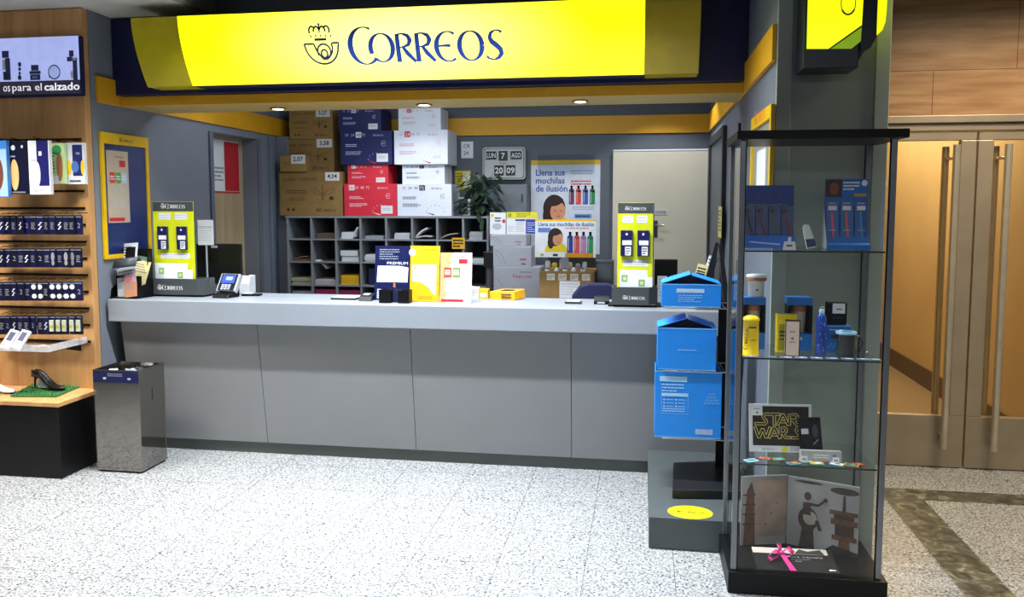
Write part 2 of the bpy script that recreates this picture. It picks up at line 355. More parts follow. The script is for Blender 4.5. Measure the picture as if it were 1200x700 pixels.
# left wall, with a shallow recess lined in wood
WL = mat('#747a85', .6, noise=.04, scale=3)
y0, y1 = 5.98, 6.74
mb = MB(); mb.box(XL-.25, XL, 4.575, y0, 0, 2.79, WL); mb.box(XL-.25, XL, y1, YB+.2, 0, 2.79, WL); mb.box(XL-.25, XL, y0, y1, 2.18, 2.79, WL)
mb.box(XL-.26, XL-.14, y0, y1, 0, 2.18, wood('pale_ply', '#a38f6c', '#b7a37e'))
struct('wall_left', mb)
mb = MB()
for a, b in ((y0-.05, y0), (y1, y1+.05)): mb.box(XL+.001, XL+.018, a, b, 0, 2.18, mat('#5f6876', .5))
mb.box(XL+.001, XL+.03, 6.95, 7.03, 0, 2.235, mat('#6b7583', .5)); mb.box(XL+.001, XL+.12, 7.12, YB, 0, 2.235, WL)
struct('trim_2', mb, .004)
mb = MB(); mb.box(XL-.25, XR+.1, YB, YB+.15, 0, 2.95, WALLG); struct('wall_back', mb)
mb = MB(); mb.box(XR, XR+.06, 3.80, YB, 0, 2.95, mat('#6a717f', .5, noise=.04, scale=3)); struct('wall_right', mb)
# amber band that runs round the inside of the stand
BAND = mat('#d39a12', .5, noise=.03)
mb = MB(); mb.box(XL+.001, XL+.02, 4.62, YB-.02, 2.24, 2.40, BAND); mb.box(XL+.02, XR-.02, YB-.02, YB-.001, 2.24, 2.40, BAND); mb.box(XR-.02, XR-.001, 3.79, YB-.02, 2.24, 2.40, BAND)
struct('trim_3', mb, .002)
# beam over the counter: amber fascia and pale soffit
mb = MB(); mb.box(XL+.021, XR-.021, 4.842, 4.86, 2.24, 2.30, BAND); mb.box(XL+.021, XR-.021, 4.86, 5.26, 2.24, 2.255, mat('#b59a58', .5))
mb.box(XL+.021, XR-.021, 4.86, 5.26, 2.256, 2.95, WALLG); struct('trim_4', mb, .002)
# ceilings
CL = mat('#bebcb6', .7, noise=.05, scale=2)
mb = MB(); mb.box(-6, -2.72, -4, YB+.2, 2.79, 2.84, CL); mb.box(-2.72, -2.66, -4, 4.83, 2.79, 3.0, mat('#8a8a86', .6)); struct('ceiling_left', mb)
mb = MB(); mb.box(-2.66, 5, -4, 12.2, 3.0, 3.05, mat('#25231f', .8, noise=.05, scale=2)); struct('ceiling', mb)
# pillar with inset face
PG = mat('#9aa39b', .5, noise=.04, scale=3); PG2 = mat('#8b948c', .5, noise=.04, scale=3)
mb = MB(); mb.box(XR+.001, 1.045, 3.79, 4.75, 0, 2.999, PG2); mb.box(XR+.001, .637, 3.775, 3.79, 0, 2.999, PG); mb.box(.985, 1.045, 3.775, 3.79, 0, 2.999, PG)
struct('wall_pillar', mb, .003)
# stone wall and doors on the right
TR = travertine()
mb = MB(); mb.box(.9, 4.2, 5.17, 5.4, 2.13, 2.999, TR); mb.box(.66, 1.0, 5.17, 5.4, 0, 2.13, TR); mb.box(2.9, 4.2, 5.17, 5.4, 0, 2.13, TR); struct('wall_front', mb)
BRZ = mat('#a39683', .36, .6, noise=.08, scale=5)
mb = MB(); mb.box(1.0, 2.9, 5.16, 5.3, 2.085, 2.129, BRZ); mb.box(1.0, 2.9, 5.185, 5.3, 2.04, 2.083, BRZ); mb.box(1.001, 1.05, 5.19, 5.3, 0, 2.04, BRZ); struct('trim_5', mb, .004)
def door_leaf(nm, xa, xb, hx):
    d = bpy.data.objects.new(nm, None); COL.objects.link(d); d.location = (xa, 5.22, 0); d['kind'] = 'structure'
    f = MB(); f.box(xa, xb, 5.20, 5.25, .006, .325, BRZ); f.box(xa, xb, 5.20, 5.25, 1.985, 2.035, BRZ)
    st = .085
    f.box(xa, xa+st, 5.20, 5.25, .325, 1.985, BRZ); f.box(xb-st, xb, 5.20, 5.25, .325, 1.985, BRZ); f.build('frame', d, .004, world=True)
    g = MB(); g.box(xa+st+.001, xb-st-.001, 5.222, 5.23, .326, 1.984, DOORGLASS); g.build('pane', d, world=True)
    for (yy, nme) in ((5.135, 'handle'), (5.315, 'handle')):
        h = MB(); h.tube([(hx, yy, .14), (hx, yy, 1.955)], .021, mat('#c9bda8', .25, .7), 14)
        for z in (.22, 1.88): h.tube([(hx, yy, z), (hx, 5.201 if yy < 5.2 else 5.249, z)], .012, mat('#c9bda8', .25, .7), 8)
        h.build(nme, d, world=True)
door_leaf('door_1', 1.052, 1.936, 1.805); door_leaf('door_2', 1.946, 2.83, 2.085)
# corridor behind the doors
CW = mat('#c0a676', .6, noise=.08, scale=1.5)
mb = MB(); mb.box(2.48, 2.6, 5.41, 12, 0, 2.7, CW); struct('wall_corridor_right', mb)
mb = MB(); mb.box(.66, .72, 5.41, 12, 0, 2.7, CW); struct('wall_corridor_left', mb)
mb = MB(); mb.box(.6, 2.6, 12, 12.1, 0, 2.7, CW); struct('wall_corridor_end', mb)
mb = MB(); mb.box(.66, 2.6, 5.41, 12, 2.7, 2.75, CL); struct('ceiling_corridor', mb)
mb = MB(); mb.box(2.462, 2.479, 5.42, 12, 0.001, .17, mat('#4f3d26', .5)); struct('baseboard_corridor', mb)
mb = MB(); mb.box(.73, 2.461, 5.41, 11.99, .0005, .003, mat('#8d7a5c', .35, noise=.15, scale=60)); struct('trim_6', mb)
# cream door in the back wall
xa, xb, za, zb = F(718, 300, 834, 176, YB-.04); xa, xb, z1 = P(718, 240, Y=YB-.04).x, P(834, 240, Y=YB-.04).x, P(776, 175.5, Y=YB-.04).z
d3 = bpy.data.objects.new('door_3', None); COL.objects.link(d3); d3.location = (xa, YB, 0); d3['kind'] = 'structure'
mb = MB(); mb.box(xa, xb, YB-.05, YB-.022, .01, z1, mat('#c9c2ae', .5, noise=.04, scale=2)); mb.box(xa, xb, YB-.055, YB-.021, z1-.012, z1+.003, WHITE); mb.build('leaf', d3, .003, world=True)
q = F(767, 246, 782, 251.5, YB-.056); mb = MB(); mb.box(q[0], q[1], YB-.056, YB-.051, q[2], q[3], WHITE); mb.lines(q[0]+.005, q[1]-.005, q[3]-.006, q[2]+.006, 2, YB-.0565, INK); mb.build('name_plate', d3, world=True)
p = P(768.5, 268, Y=YB-.07); mb = MB(); mb.box(p.x-.016, p.x+.016, YB-.056, YB-.0505, p.z-.08, p.z+.07, DGREY); mb.tube([(p.x, YB-.056, p.z+.03), (p.x, YB-.1, p.z+.03), (p.x+.07, YB-.1, p.z+.03)], .009, STEEL, 8); mb.build('handle', d3, world=True)
# dark opening frame in the right wall
mb = MB(); ya, yb = P(843, 230, X=XR-.01).y, 7.2
mb.box(XR-.03, XR-.001, 5.9, 5.98, 0, 2.1, DGREY); mb.box(XR-.03, XR-.001, 7.1, 7.2, 0, 2.1, DGREY); mb.box(XR-.03, XR-.001, 5.9, 7.2, 2.1, 2.16, DGREY); mb.box(XR-.012, XR-.001, 5.98, 7.1, 0, 2.1, mat('#434b58', .4))
struct('trim_7', mb, .003)

# ================================================================== BIG SIGN OVER THE COUNTER
sg = thing('fascia_sign', 'long backlit yellow sign with blue crowned horn and lettering above the counter', 'sign', (-1.35, 4.83, 2.30))
SNAVY = mat('#0a1040', .4)
mb = MB(); mb.box(XL+.003, XR-.003, 4.79, 4.838, 2.302, 2.775, SNAVY); mb.build('backboard', sg, .003, world=True)
SXL = -3.02; prof = []
for (px, py) in ((153.07, 21.3), (154.6, 37.1), (158.6, 57.5), (164.8, 79.8), (173.1, 102.1)):
    p = P(px, py, X=SXL); prof.append((p.y, p.z))
prof.sort(key=lambda a: a[1])
def scurve(z):
    if z <= prof[0][1]: return prof[0][0]
    for (ya, za), (yb, zb) in zip(prof, prof[1:]):
        if z <= zb: t = (z-za)/(zb-za); return ya+(yb-ya)*t
    return prof[-1][0]
NP = 13; zs = [prof[0][1]+(prof[-1][1]-prof[0][1])*i/(NP-1) for i in range(NP)]
def smooth_y(z):
    zz0, zz1 = prof[0][1], prof[-1][1]; t = (z-zz0)/(zz1-zz0); a, b = prof[0][0], prof[-1][0]
    return b+(a-b)*(1-t)**1.75
def face(x0, x1, m, name, label=None):
    mbx = MB(); out = [(smooth_y(z), z) for z in zs]; pts = out+[(4.789, zs[-1]), (4.789, zs[0])]
    mbx.prism(pts, x0, x1, m, axis='x'); return mbx
X1 = P(207, 18, Y=prof[-1][0]).x; X2 = P(756, 40, Y=smooth_y(2.5)).x; X3 = P(820.5, 40, Y=smooth_y(2.5)).x
LIT = lit_sign('backlit_yellow_acrylic', '#f6f000', '#ffff8c', 1.8, [(-.05, .22, 1.15)])
mb = face(X1+.004, X2-.002, SNAVY, 'x')
mb.add([v for z in zs for v in ((X1+.004, smooth_y(z)-.0012, z), (X2-.002, smooth_y(z)-.0012, z))], [(2*i, 2*i+1, 2*i+3, 2*i+2) for i in range(NP-1)], LIT, True)
lp = mb.build('light_panel', sg, world=True)
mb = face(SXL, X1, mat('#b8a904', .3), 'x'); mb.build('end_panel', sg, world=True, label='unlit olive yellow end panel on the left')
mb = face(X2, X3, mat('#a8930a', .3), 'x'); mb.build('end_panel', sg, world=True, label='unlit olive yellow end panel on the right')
LB = mat('#1c44a4', .4); LN = mat('#222a5c', .4)
cur = lambda z: smooth_y(z)-.005
a, b = P(413, 57, Y=4.58), P(590, 57, Y=4.58); zb_ = P(505, 72.5, Y=4.6).z
mb = MB(); wordmark(mb, a.x, zb_, b.x-a.x, LB, 0, curve=cur); mb.build('lettering', sg, world=True)
a, b = P(360.5, 60, Y=4.58), P(407, 60, Y=4.58); z0 = P(384, 76, Y=4.6).z; zt = P(380, 28.5, Y=4.55).z
mb = MB(); horn(mb, a.x, z0, zt-z0, LN, 0, curve=cur, lw=.095); mb.build('horn_emblem', sg, world=True)
# underside downlights
for i, (px, py, where) in enumerate(((326, 127, 'left'), (497, 122.5, 'middle'), (680, 118.5, 'right'))):
    p = P(px, py, Z=2.238); t = thing('downlight', f'small round recessed downlight in the soffit, {where} one of three', 'downlight', (p.x, p.y, 2.239), group='soffit downlights')
    mb = MB(); mb.lathe([(.045, 0), (.052, -.004), (.05, -.008), (.036, -.007)], mat('#b88a3a', .3, .5)); mb.build('ring', t)
    mb = MB(); mb.lathe([(.034, -.0062), (.034, -.0085)], mat('#ffffff', .3, 0, 6)); mb.build('bulb', t)
    spot('soffit_spot', (p.x, p.y, 2.225), 15, 110, (.93, .96, 1), (0, 0, 0))
    spot('soffit_spot_inner', (p.x, p.y+.08, 2.225), 22, 80, (.93, .96, 1), (R(52), 0, 0))

# ================================================================== COUNTER
ct = thing('service_counter', 'long grey post counter with pale worktop and inward sloping front panels', 'counter', (-1.4, 4.8, 0))
TOPZ = 1.01; CF = 4.615
mb = MB(); mb.box(-3.335, XR-.006, CF, 5.12, .868, TOPZ, mat('#878d95', .35, noise=.03, scale=4)); mb.build('worktop', ct, .006, world=True)
PM = mat('#7e7f81', .45, noise=.03, scale=3)
seam = [-3.30]+[P(x, y, Y=4.79).x for x, y in ((313.6, 519), (487.5, 523.5), (670, 529))]+[XR-.006]
for a, b in zip(seam, seam[1:]):
    mb = MB(); mb.prism([(4.685, .866), (4.705, .866), (4.815, .078), (4.795, .078)], a+.0015, b-.0015, PM, axis='x'); mb.build('front_panel', ct, .002, world=True)
mb = MB(); mb.box(-3.31, XR-.006, 4.82, 4.84, .001, .1, mat('#565b58', .45)); mb.build('kickboard', ct, world=True)
mb = MB(); mb.box(-3.28, XR-.02, 4.845, 4.86, .1, .866, DGREY); mb.box(-3.28, -3.26, 4.86, 5.1, .01, .866, DGREY); mb.box(XR-.04, XR-.02, 4.86, 5.1, .01, .866, DGREY); mb.build('carcass', ct, world=True)
# step block at the right end with round stickers
pl = thing('display_platform', 'low dark grey platform box with a round yellow sticker in front of the counter', 'platform', (.3, 4.2, 0))
mb = MB(); mb.box(.045, XR-.005, 3.73, 4.79, 0.001, .153, mat('#4a5152', .4)); mb.build('body', pl, .004, world=True)
mb = MB()
Tst = Matrix.Translation((.237, 3.815, .1535)) @ Matrix.Rotation(R(-90), 4, 'X')
mb.disc(0, 0, .105, .083, 0, mat('#e8e000', .5), 32, T=Tst); post_logo(mb, -.065, -.012, .13, INK, -.001, T=Tst); mb.build('sticker', pl, world=True, label='round yellow sticker with a small dark logo')

# ================================================================== GLASS CABINET
cb = thing('display_cabinet', 'tall glass display cabinet with black base and black top standing at the right', 'display cabinet', (.675, 3.55, 0))
CX0, CX1, CY0, CY1 = .378, .966, 3.352, 3.735; SH = (1.42, .984, .545)
mb = MB(); mb.box(.366, .988, 3.335, 3.75, .001, .093, BLACK); mb.build('base', cb, .004, world=True)
mb = MB(); mb.box(.362, 1.0, 3.325, 3.755, 1.86, 1.894, BLACK); mb.build('top', cb, .003, world=True)
ALU = mat('#7f8286', .3, .8)
for (x, y) in ((CX0, CY0), (CX1-.022, CY0), (CX0, CY1-.018), (CX1-.022, CY1-.018)):
    mb = MB(); mb.box(x, x+.022, y, y+.018, .094, 1.859, ALU); mb.box(x+(.022 if x < .5 else -.004), x+(.026 if x < .5 else 0), y+.004, y+.014, .094, 1.859, BLACK); mb.build('post', cb, .002, world=True)
mb = MB(); mb.box(CX0+.027, CX1-.027, CY0+.007, CY0+.011, .096, 1.858, GLASS); mb.build('front_pane', cb, world=True)
mb = MB(); mb.box(CX0+.027, CX1-.027, CY1-.011, CY1-.007, .096, 1.858, GLASS); mb.build('back_pane', cb, world=True)
for x in (CX0+.009, CX1-.013):
    mb = MB(); mb.box(x, x+.004, CY0+.019, CY1-.019, .096, 1.858, GLASS); mb.build('side_pane', cb, world=True)
EDGE = mat('#1d2a26', .2)
for z in SH:
    mb = MB(); mb.box(CX0+.028, CX1-.028, CY0+.014, CY1-.014, z-.006, z, SHELFGLASS); mb.box(CX0+.028, CX1-.028, CY0+.0125, CY0+.0138, z-.006, z, EDGE); mb.build('shelf', cb, world=True)
mb = MB()
for (x, z) in ((.371, 1.87), ): mb.tube([(x, 3.34, 1.8945), (x, 3.34, 1.925)], .006, BLACK, 8)
mb.build('lock', cb, world=True)

# ================================================================== SHOE CARE WALL, LEFT
PW = wood('birch_panel', '#b5834e', '#cc9d68'); PWH = wood('pale_birch', '#b99678', '#c7a688')
sw = thing('shoe_care_wall', 'wooden slatwall display for shoe care goods with black plinth at the left edge', 'display stand', (-4.0, 4.45, 0))
mb = MB(); mb.box(-4.9, XL, 4.515, 4.57, .36, 2.786, PW); mb.build('back_panel', sw, .003, world=True)
mb = MB(); mb.box(-4.9, -3.345, 4.155, 4.514, .002, .428, mat('#060607', .4, spec=.3)); mb.build('plinth', sw, .003, world=True)
mb = MB(); mb.box(-4.9, -3.338, 4.145, 4.514, .43, .458, PW); mb.build('ledge', sw, .004, world=True)
slats = [163, 183.5, 204, 224, 244, 263.5, 283.5, 303, 322.5, 342, 361.5, 381, 400.5]
for yy in slats:
    z = P(100, yy, Y=4.51).z; mb = MB(); mb.box(-4.9, XL-.025-(.0 if yy > 200 else .005), 4.507, 4.5145, z-.006, z+.006, BLACK); mb.build('slat', sw, world=True)
# light box header
q = F(-40, 44.5, 96.5, 114, 4.485); hx0, hx1, hz0, hz1 = q
hd = thing('header_light_box', 'backlit pale blue header panel showing shoe care tools above the slatwall', 'sign', ((hx0+hx1)/2, 4.485, hz0))
mb = MB(); mb.box(hx0, hx1, 4.485, 4.506, hz0, hz1, NAVY); mb.box(hx0, hx1-.012, 4.479, 4.485, hz0+.012, hz1, mat('#10124e', .4)); mb.build('case', hd, .002, world=True)
zc = P(50, 94.5, Y=4.475).z
mb = MB(); mb.rect(hx0, zc, hx1-.014, hz1, 4.4785, mat('#aab6f0', .4, 0, .55)); mb.rect(hx0, hz0+.014, hx1-.014, zc, 4.4785, mat('#3b3545', .5, 0, .25))
SIL = mat('#27355c', .5, 0, .12); yy = 4.4778
def hp(x, y): p = P(x, y, Y=yy); return p.x, p.z
def hrect(x0, y0, x1, y1, m=SIL): a = hp(x0, y1); b = hp(x1, y0); mb.rect(a[0], a[1], b[0], b[1], yy, m)
hrect(2.5, 59.5, 10, 68); hrect(7, 68, 11.5, 94); hrect(4, 84, 8, 94); hrect(3, 70, 6, 82, PAPER)
a = hp(22, 75); k = .0046
for (cx, cz, r) in ((23, 75.5, 2.6), (23, 81, 2.1), (23, 91, 2.8), (23, 86, 1.8)): c = hp(cx, cz); mb.disc(c[0], c[1], r*k, r*k*1.2, yy, SIL)
hrect(36.5, 76, 45, 83); hrect(34.5, 83, 47.5, 87); hrect(35.5, 87, 47, 94); hrect(38, 89, 44, 92, mat('#8fa0d0', .5, 0, .2))
c = hp(63.5, 84.5); mb.disc(c[0], c[1], 9*k, 9.6*k, yy, SIL, 28); mb.disc(c[0], c[1], 7.6*k, 8.1*k, yy-.0003, mat('#9fb0e6', .4, 0, .45), 28)
hrect(57.5, 81, 61.5, 91); hrect(62.5, 81, 66, 92); hrect(67, 81, 69.5, 90); hrect(59, 77, 67, 79.5)
hrect(81, 59, 86, 66.5); hrect(78.5, 66.5, 84.5, 72); hrect(86, 67.5, 90, 94); hrect(83, 83, 85.5, 92, PAPER); c = hp(87.5, 69.3); mb.disc(c[0], c[1], 2*k, 2*k, yy-.0004, PAPER)
b0 = P(28, 107, Y=yy); x1_ = P(93.5, 104, Y=yy).x; xm_ = P(52, 104, Y=yy).x; xo = P(14.5, 104, Y=yy).x
LW = mat('#e8e8f4', .5, 0, .7); hh = .046
mb.text('calzado', xm_, b0.z+.0, LW, yy-.0004, h=hh, w=x1_-xm_, bold=True); mb.text('para el', xo, b0.z-.012, LW, yy-.0004, h=hh+.012, w=(xm_-xo)*.92)
mb.text('os', xo-.062, b0.z, LW, yy-.0004, h=.034, w=.047)
mb.build('picture_panel', hd, world=True)
# top row of insole packs
def pack(name, label, x0, y0, x1, y1, Y, fn, cat='insoles', group=None):
    a = F(x0, y0, x1, y1, Y); t = thing(name, label, cat, ((a[0]+a[1])/2, Y, a[2]), (0, 0, 0), group); w, h = a[1]-a[0], a[3]-a[2]
    m = MB(); fn(m, w, h); m.build('packet', t, .001)
    hk = MB(); hk.tube([(0, .012, h+.012), (0, 4.506-Y, h+.012)], .003, BLACK, 6); hk.tube([(0, .012, h+.012), (0, -.05, h+.018)], .003, BLACK, 6); hk.build('hook', t); return t
INS = mat('#d8b070', .7); BR = mat('#6e3524', .7)
def f1(m, w, h):
    m.box(-w/2, w/2, -.012, .012, 0, h, mat('#3c7fd0', .4)); m.rect(-w/2+.004, .004, w/2-.004, h*.85, -.0125, mat('#9cc0ee', .5)); m.disc(-.01, h*.42, w*.36, h*.32, -.013, BR, 24)
def f2(m, w, h):
    m.box(-w/2, w/2, -.012, .012, 0, h, mat('#0b0c2c', .35)); m.disc(-w*.14, h*.36, w*.19, h*.30, -.0125, INS, 24); m.disc(-w*.14, h*.24, w*.15, h*.16, -.0127, INS, 24)
    m.disc(-w*.16, h*.88, w*.1, h*.05, -.0127, PAPER, 16); m.text('LUNA', -w*.3, h*.70, PAPER, -.0127, h=h*.03, bold=True); m.rect(-w*.42, .004, w*.32, .012, -.0127, GREYTXT); m.disc(w*.25, h*.9, w*.05, h*.03, -.0127, PAPER)
def f3(m, w, h):
    m.box(-w/2, w/2, -.012, .012, 0, h, WHITE); m.rect(-w*.1, h*.16, w*.46, h, -.0125, mat('#17175c', .4)); m.disc(-w*.12, h*.38, w*.17, h*.24, -.0128, mat('#c3c7d2', .6), 24); m.text('ECCO', -w*.36, h*.62, NAVY, -.0128, h=h*.035, w=w*.22)
    m.rect(w*.0, h*.72, w*.14, h*.8, -.0128, PAPER); m.text('GEL-FIT', -w*.36, h*.055, GREYTXT, -.0128, h=h*.035, w=w*.6)
def f4(m, w, h):
    m.box(-w/2, w/2, -.012, .012, 0, h, mat('#b9d49a', .5)); m.disc(w*.2, h*.42, w*.2, h*.36, -.0125, mat('#a76b45', .7), 24); m.rect(-w*.46, 0, w*.1, h*.2, -.0127, PAPER); m.disc(w*.05, h*.83, w*.3, h*.12, -.0128, GREEN); m.lines(-w*.4, -w*.1, h*.8, h*.25, 7, -.0128, mat('#3a5a32', .6))
def f5(m, w, h):
    m.box(-w/2, w/2, -.012, .012, 0, h, WHITE); m.rect(-w*.12, h*.2, w*.4, h*.95, -.0125, mat('#1c2268', .4)); m.disc(-w*.33, h*.4, w*.13, h*.18, -.0127, YEL); m.disc(w*.4, h*.4, w*.1, h*.18, -.0127, YEL)
    m.disc(0, h*.42, w*.2, h*.14, -.0128, mat('#4a74b8', .5)); m.lines(-w*.3, w*.3, h*.12, h*.03, 1, -.0128, NAVY); m.text('GEL', w*.06, h*.72, PAPER, -.0128, h=h*.05)
pack('insole_packet', 'blue insole packet with brown insole picture cut by the left edge of the photo', -12, 165, 10.5, 231, 4.33, f1, group='insole packets')
pack('insole_packet', 'dark navy insole packet with a tan insole picture', 9.5, 166, 35, 227, 4.36, f2, group='insole packets')
pack('insole_packet', 'white and navy insole packet with a pale grey insole picture', 35.5, 165, 60, 228, 4.33, f3, group='insole packets')
pack('insole_packet', 'green insole packet with a brown insole picture', 58.5, 168, 77, 215.5, 4.42, f4, group='insole packets')
pack('insole_packet', 'white insole packet with navy block and yellow patches near the panel edge', 78.5, 167.5, 100.5, 216, 4.45, f5, group='insole packets')
# four rows of lace packets
rowY = [(247.5, 275, 'first'), (286.5, 313.5, 'second'), (326, 352.5, 'third'), (365, 392, 'fourth')]
LACE = [mat('#101338', .35, noise=.2, scale=40), mat('#0c0e26', .35, noise=.2, scale=40), mat('#1a1458', .35, noise=.2, scale=40)]
SOLE = mat('#8a8a90', .7)
def lace_pack(var, mm):
    t = thing('lace_packet', 'x', 'shoe care packet', (0, 0, 0), group='hanging shoe care packets')
    w, h = .046, .128; m = MB(); m.box(-w/2, w/2, -.005, .005, 0, h-.012, mm); m.box(-w/2+.006, w/2-.006, -.002, .002, h-.012, h, FILM)
    m.rect(-w/2+.003, h-.024, w/2-.003, h-.019, -.0056, GREYTXT); y = -.0057
    if var == 0:
        for k in range(4): m.disc(-.004+.008*(k % 2), .035+.012*k, .008, .004, y, PAPER, 8, rot=.5)
    elif var == 1: m.lines(-.012, .014, .075, .03, 4, y, SOLE, seed=4)
    elif var == 2: m.disc(0, .065, .012, .028, y, SOLE, 14); m.disc(0, .028, .010, .016, y, SOLE, 14)
    elif var == 3:
        m.disc(0, .085, .017, .016, y, PAPER, 16); m.disc(.003, .028, .017, .015, y, PAPER, 16)
    elif var == 4: m.box(-.012, .012, -.018, -.0056, .02, .09, mat('#bfc2b0', .4)); m.rect(-.010, .04, .010, .06, -.0185, mat('#a8b040', .5))
    else: m.text('2', -.008, .04, SOLE, y, h=.03)
    m.build('packet', t, .001)
    k = MB(); k.tube([(0, .004, h+.0), (0, .075, h+.004)], .002, BLACK, 5); k.build('hook', t); return t
protos = {}
def packet(var, mi, loc, rz, label):
    key = (var, mi)
    if key not in protos:
        protos[key] = t = lace_pack(var, LACE[mi]); t.location = loc; t.rotation_euler = (0, 0, rz); t['label'] = label; return
    dup(protos[key], loc, (0, 0, rz), label)
vars_ = [[0, 0, 1, 0, 5, 1, 0, 1, 1, 0, 1, 1, 5], [0, 0, 5, 1, 0, 1, 5, 1, 2, 1, 2, 2, 1], [1, 1, 0, 5, 1, 3, 3, 1, 3, 3, 3, 3, 5], [1, 5, 0, 1, 1, 5, 1, 0, 4, 4, 4, 4, 4]]
ords = ['leftmost', 'second', 'third', 'fourth', 'fifth', 'sixth', 'seventh', 'eighth', 'ninth', 'tenth', 'eleventh', 'twelfth', 'last']
kinds = {0: 'with white flecks', 1: 'with faint grey print', 2: 'with grey sole picture', 3: 'with two white round pads', 4: 'with pale bottle in front', 5: 'with grey numeral'}
for r, (ya, yb, nm) in enumerate(rowY):
    for k in range(13):
        px = 2.5+7.55*k+random.uniform(-.8, .8); Y = 4.425+random.uniform(-.01, .01); p = P(px, yb, Y=Y)
        mi = 2 if (r == 0 and k == 4) else (k+r) % 2; v = vars_[r][k]
        packet(v, mi, (p.x, Y, p.z), random.uniform(-.2, .2), f'navy packet {kinds[v]}, {ords[k]} from left in the {nm} packet row')
# clear tray with white boxes
p0 = P(-8, 412, Y=4.17); tz = P(30, 413, Y=4.17).z
tr = thing('acrylic_tray', 'clear plastic tray shelf holding small white boxes on the slatwall', 'tray', (-3.75, 4.3, tz))
mb = MB(); TX1 = P(57, 413, Y=4.17).x
mb.box(-3.98, TX1, 4.17, 4.505, tz, tz+.004, FILM); mb.box(-3.98, TX1, 4.17, 4.174, tz+.004, tz+.045, FROST); mb.box(TX1-.004, TX1, 4.175, 4.505, tz+.004, tz+.045, FROST); mb.build('tray', tr, world=True)
mb = MB()
for x in (-3.9, TX1-.05): mb.prism([(4.505, tz-.001), (4.505, tz-.05), (4.32, tz-.001)], x, x+.006, BLACK, axis='x')
mb.build('bracket', tr, world=True)
for i, (px, lab) in enumerate(((9, 'left'), (22, 'right'))):
    x = P(px, 400, Y=4.25).x
    mb = MB(); mb.box(-.028, .028, -.008, .008, 0, .125, WHITE); mb.rect(-.018, .05, .016, .11, -.0085, NAVY); mb.rect(-.02, .01, .0, .03, -.0085, GREYTXT)
    tag(mb.build('product_box', None, .001), f'white and navy box leaning back in the clear tray, {lab} one of the pair', 'box', (x, 4.22+.004*i, tz+.008), (R(-38), R(14), R(6)), 'boxes in the clear tray')
for i, (px, cl, nm, ln) in enumerate(((40, '#1a1a1f', 'black', .1), (52, '#9a8f8a', 'grey', .075))):
    x = P(px, 405, Y=4.28).x; mb = MB(); mb.tube([(-ln/2, 0, .012), (0, .004, .016), (ln/2, 0, .012)], .01, mat(cl, .4), 10, rs=[.006, .011, .005]); mb.box(-ln/2-.02, -ln/2+.01, -.012, .012, .005, .02, mat(cl, .6))
    tag(mb.build('shoe_brush', None), f'{nm} shoe brush lying in the clear tray', 'brush', (x, 4.27, tz+.003), (0, 0, R(20)))
# mat, shoes, card on the ledge
GR = mat('#2c6a30', .9, noise=.5, scale=150); LZ = .459
c = [P(12, 463.5, Z=LZ+.01), P(66, 464, Z=LZ+.01), P(97, 451, Z=LZ+.01), P(40, 449.5, Z=LZ+.01)]
gm = thing('grass_mat', 'green artificial grass mat under the black shoe', 'mat', (-3.5, 4.3, LZ))
mb = MB(); mb.prism([(q.x, q.y) for q in c], LZ+.0005, LZ+.010, GR, axis='z'); mb.build('backing', gm, world=True)
mb = MB()
def inq(u, v): a = c[0].lerp(c[1], u); b = c[3].lerp(c[2], u); return a.lerp(b, v)
for k in range(900):
    q = inq(random.random(), random.random()); a = random.uniform(0, PI); dx, dy = .0022*math.cos(a), .0022*math.sin(a); h = random.uniform(.006, .012)
    mb.add([(q.x-dx, q.y-dy, LZ+.009), (q.x+dx, q.y+dy, LZ+.009), (q.x+random.uniform(-.005, .005), q.y+random.uniform(-.005, .005), LZ+.009+h)], [(0, 1, 2)], GR)
o = mb.build('grass', gm, world=True); o['kind'] = 'stuff'
def shoe(label, loc, rz, ml, heel=True, L=.24):
    t = thing('high_heel_shoe' if heel else 'flat_shoe', label, 'shoe', loc, (0, 0, rz)); H = .075 if heel else .02
    # stations: x from heel (0) to toe (L); sole height, half width, top height
    st = [(0, H, .018, .045), (.03, H, .023, .042), (.07, H*.9, .022, .034), (.11, H*.55, .021, .026), (.15, H*.14+.004, .03, .014), (.19, .004, .034, .022), (.225, .004, .022, .02), (L, .005, .005, .010)]
    vs = []; fs = []; n = 9
    for (x, zb, w, hh) in st:
        for j in range(n):
            a = PI*j/(n-1); s_ = 1 if x > .155 else .0
            z = zb+hh*(math.sin(a) if x > .17 else min(1, math.sin(a)*2.2)*(0.35+.65*abs(math.cos(a))))
            vs.append((x, -w*math.cos(a), z))
    for i in range(len(st)-1):
        for j in range(n-1): fs.append((i*n+j, (i+1)*n+j, (i+1)*n+j+1, i*n+j+1))
        fs.append((i*n, i*n+n-1, (i+1)*n+n-1, (i+1)*n))
    fs += [tuple(range(n)), tuple((len(st)-1)*n+j for j in range(n))[::-1]]
    u = MB(); u.add(vs, fs, ml, True); u.build('upper', t)
    if heel: h_ = MB(); h_.tube([(.022, 0, H+.002), (.010, 0, H*.6), (.006, 0, .002)], .006, ml, 10, rs=[.015, .007, .005]); h_.build('heel', t)
    s = MB(); s.prism([(x, zb-.001) for x, zb, w, _ in st]+[(x, zb-.006 if zb > .01 else .0005) for x, zb, w, _ in st[::-1]], -.02, .02, BLACK, axis='y'); s.build('sole', t)
    return t
p = P(36, 455, Z=LZ+.016); shoe('black high heeled court shoe standing on the green grass mat', (p.x, p.y+.03, LZ+.017), R(-10), mat('#0b0b0c', .4), True, .245)
p = P(-14, 457, Z=LZ+.002); shoe('white flat shoe on the wooden ledge cut by the left edge', (p.x, p.y, LZ+.003), R(-14), mat('#e2e2e2', .5), False, .24)
p = P(71, 449, Z=LZ+.016)
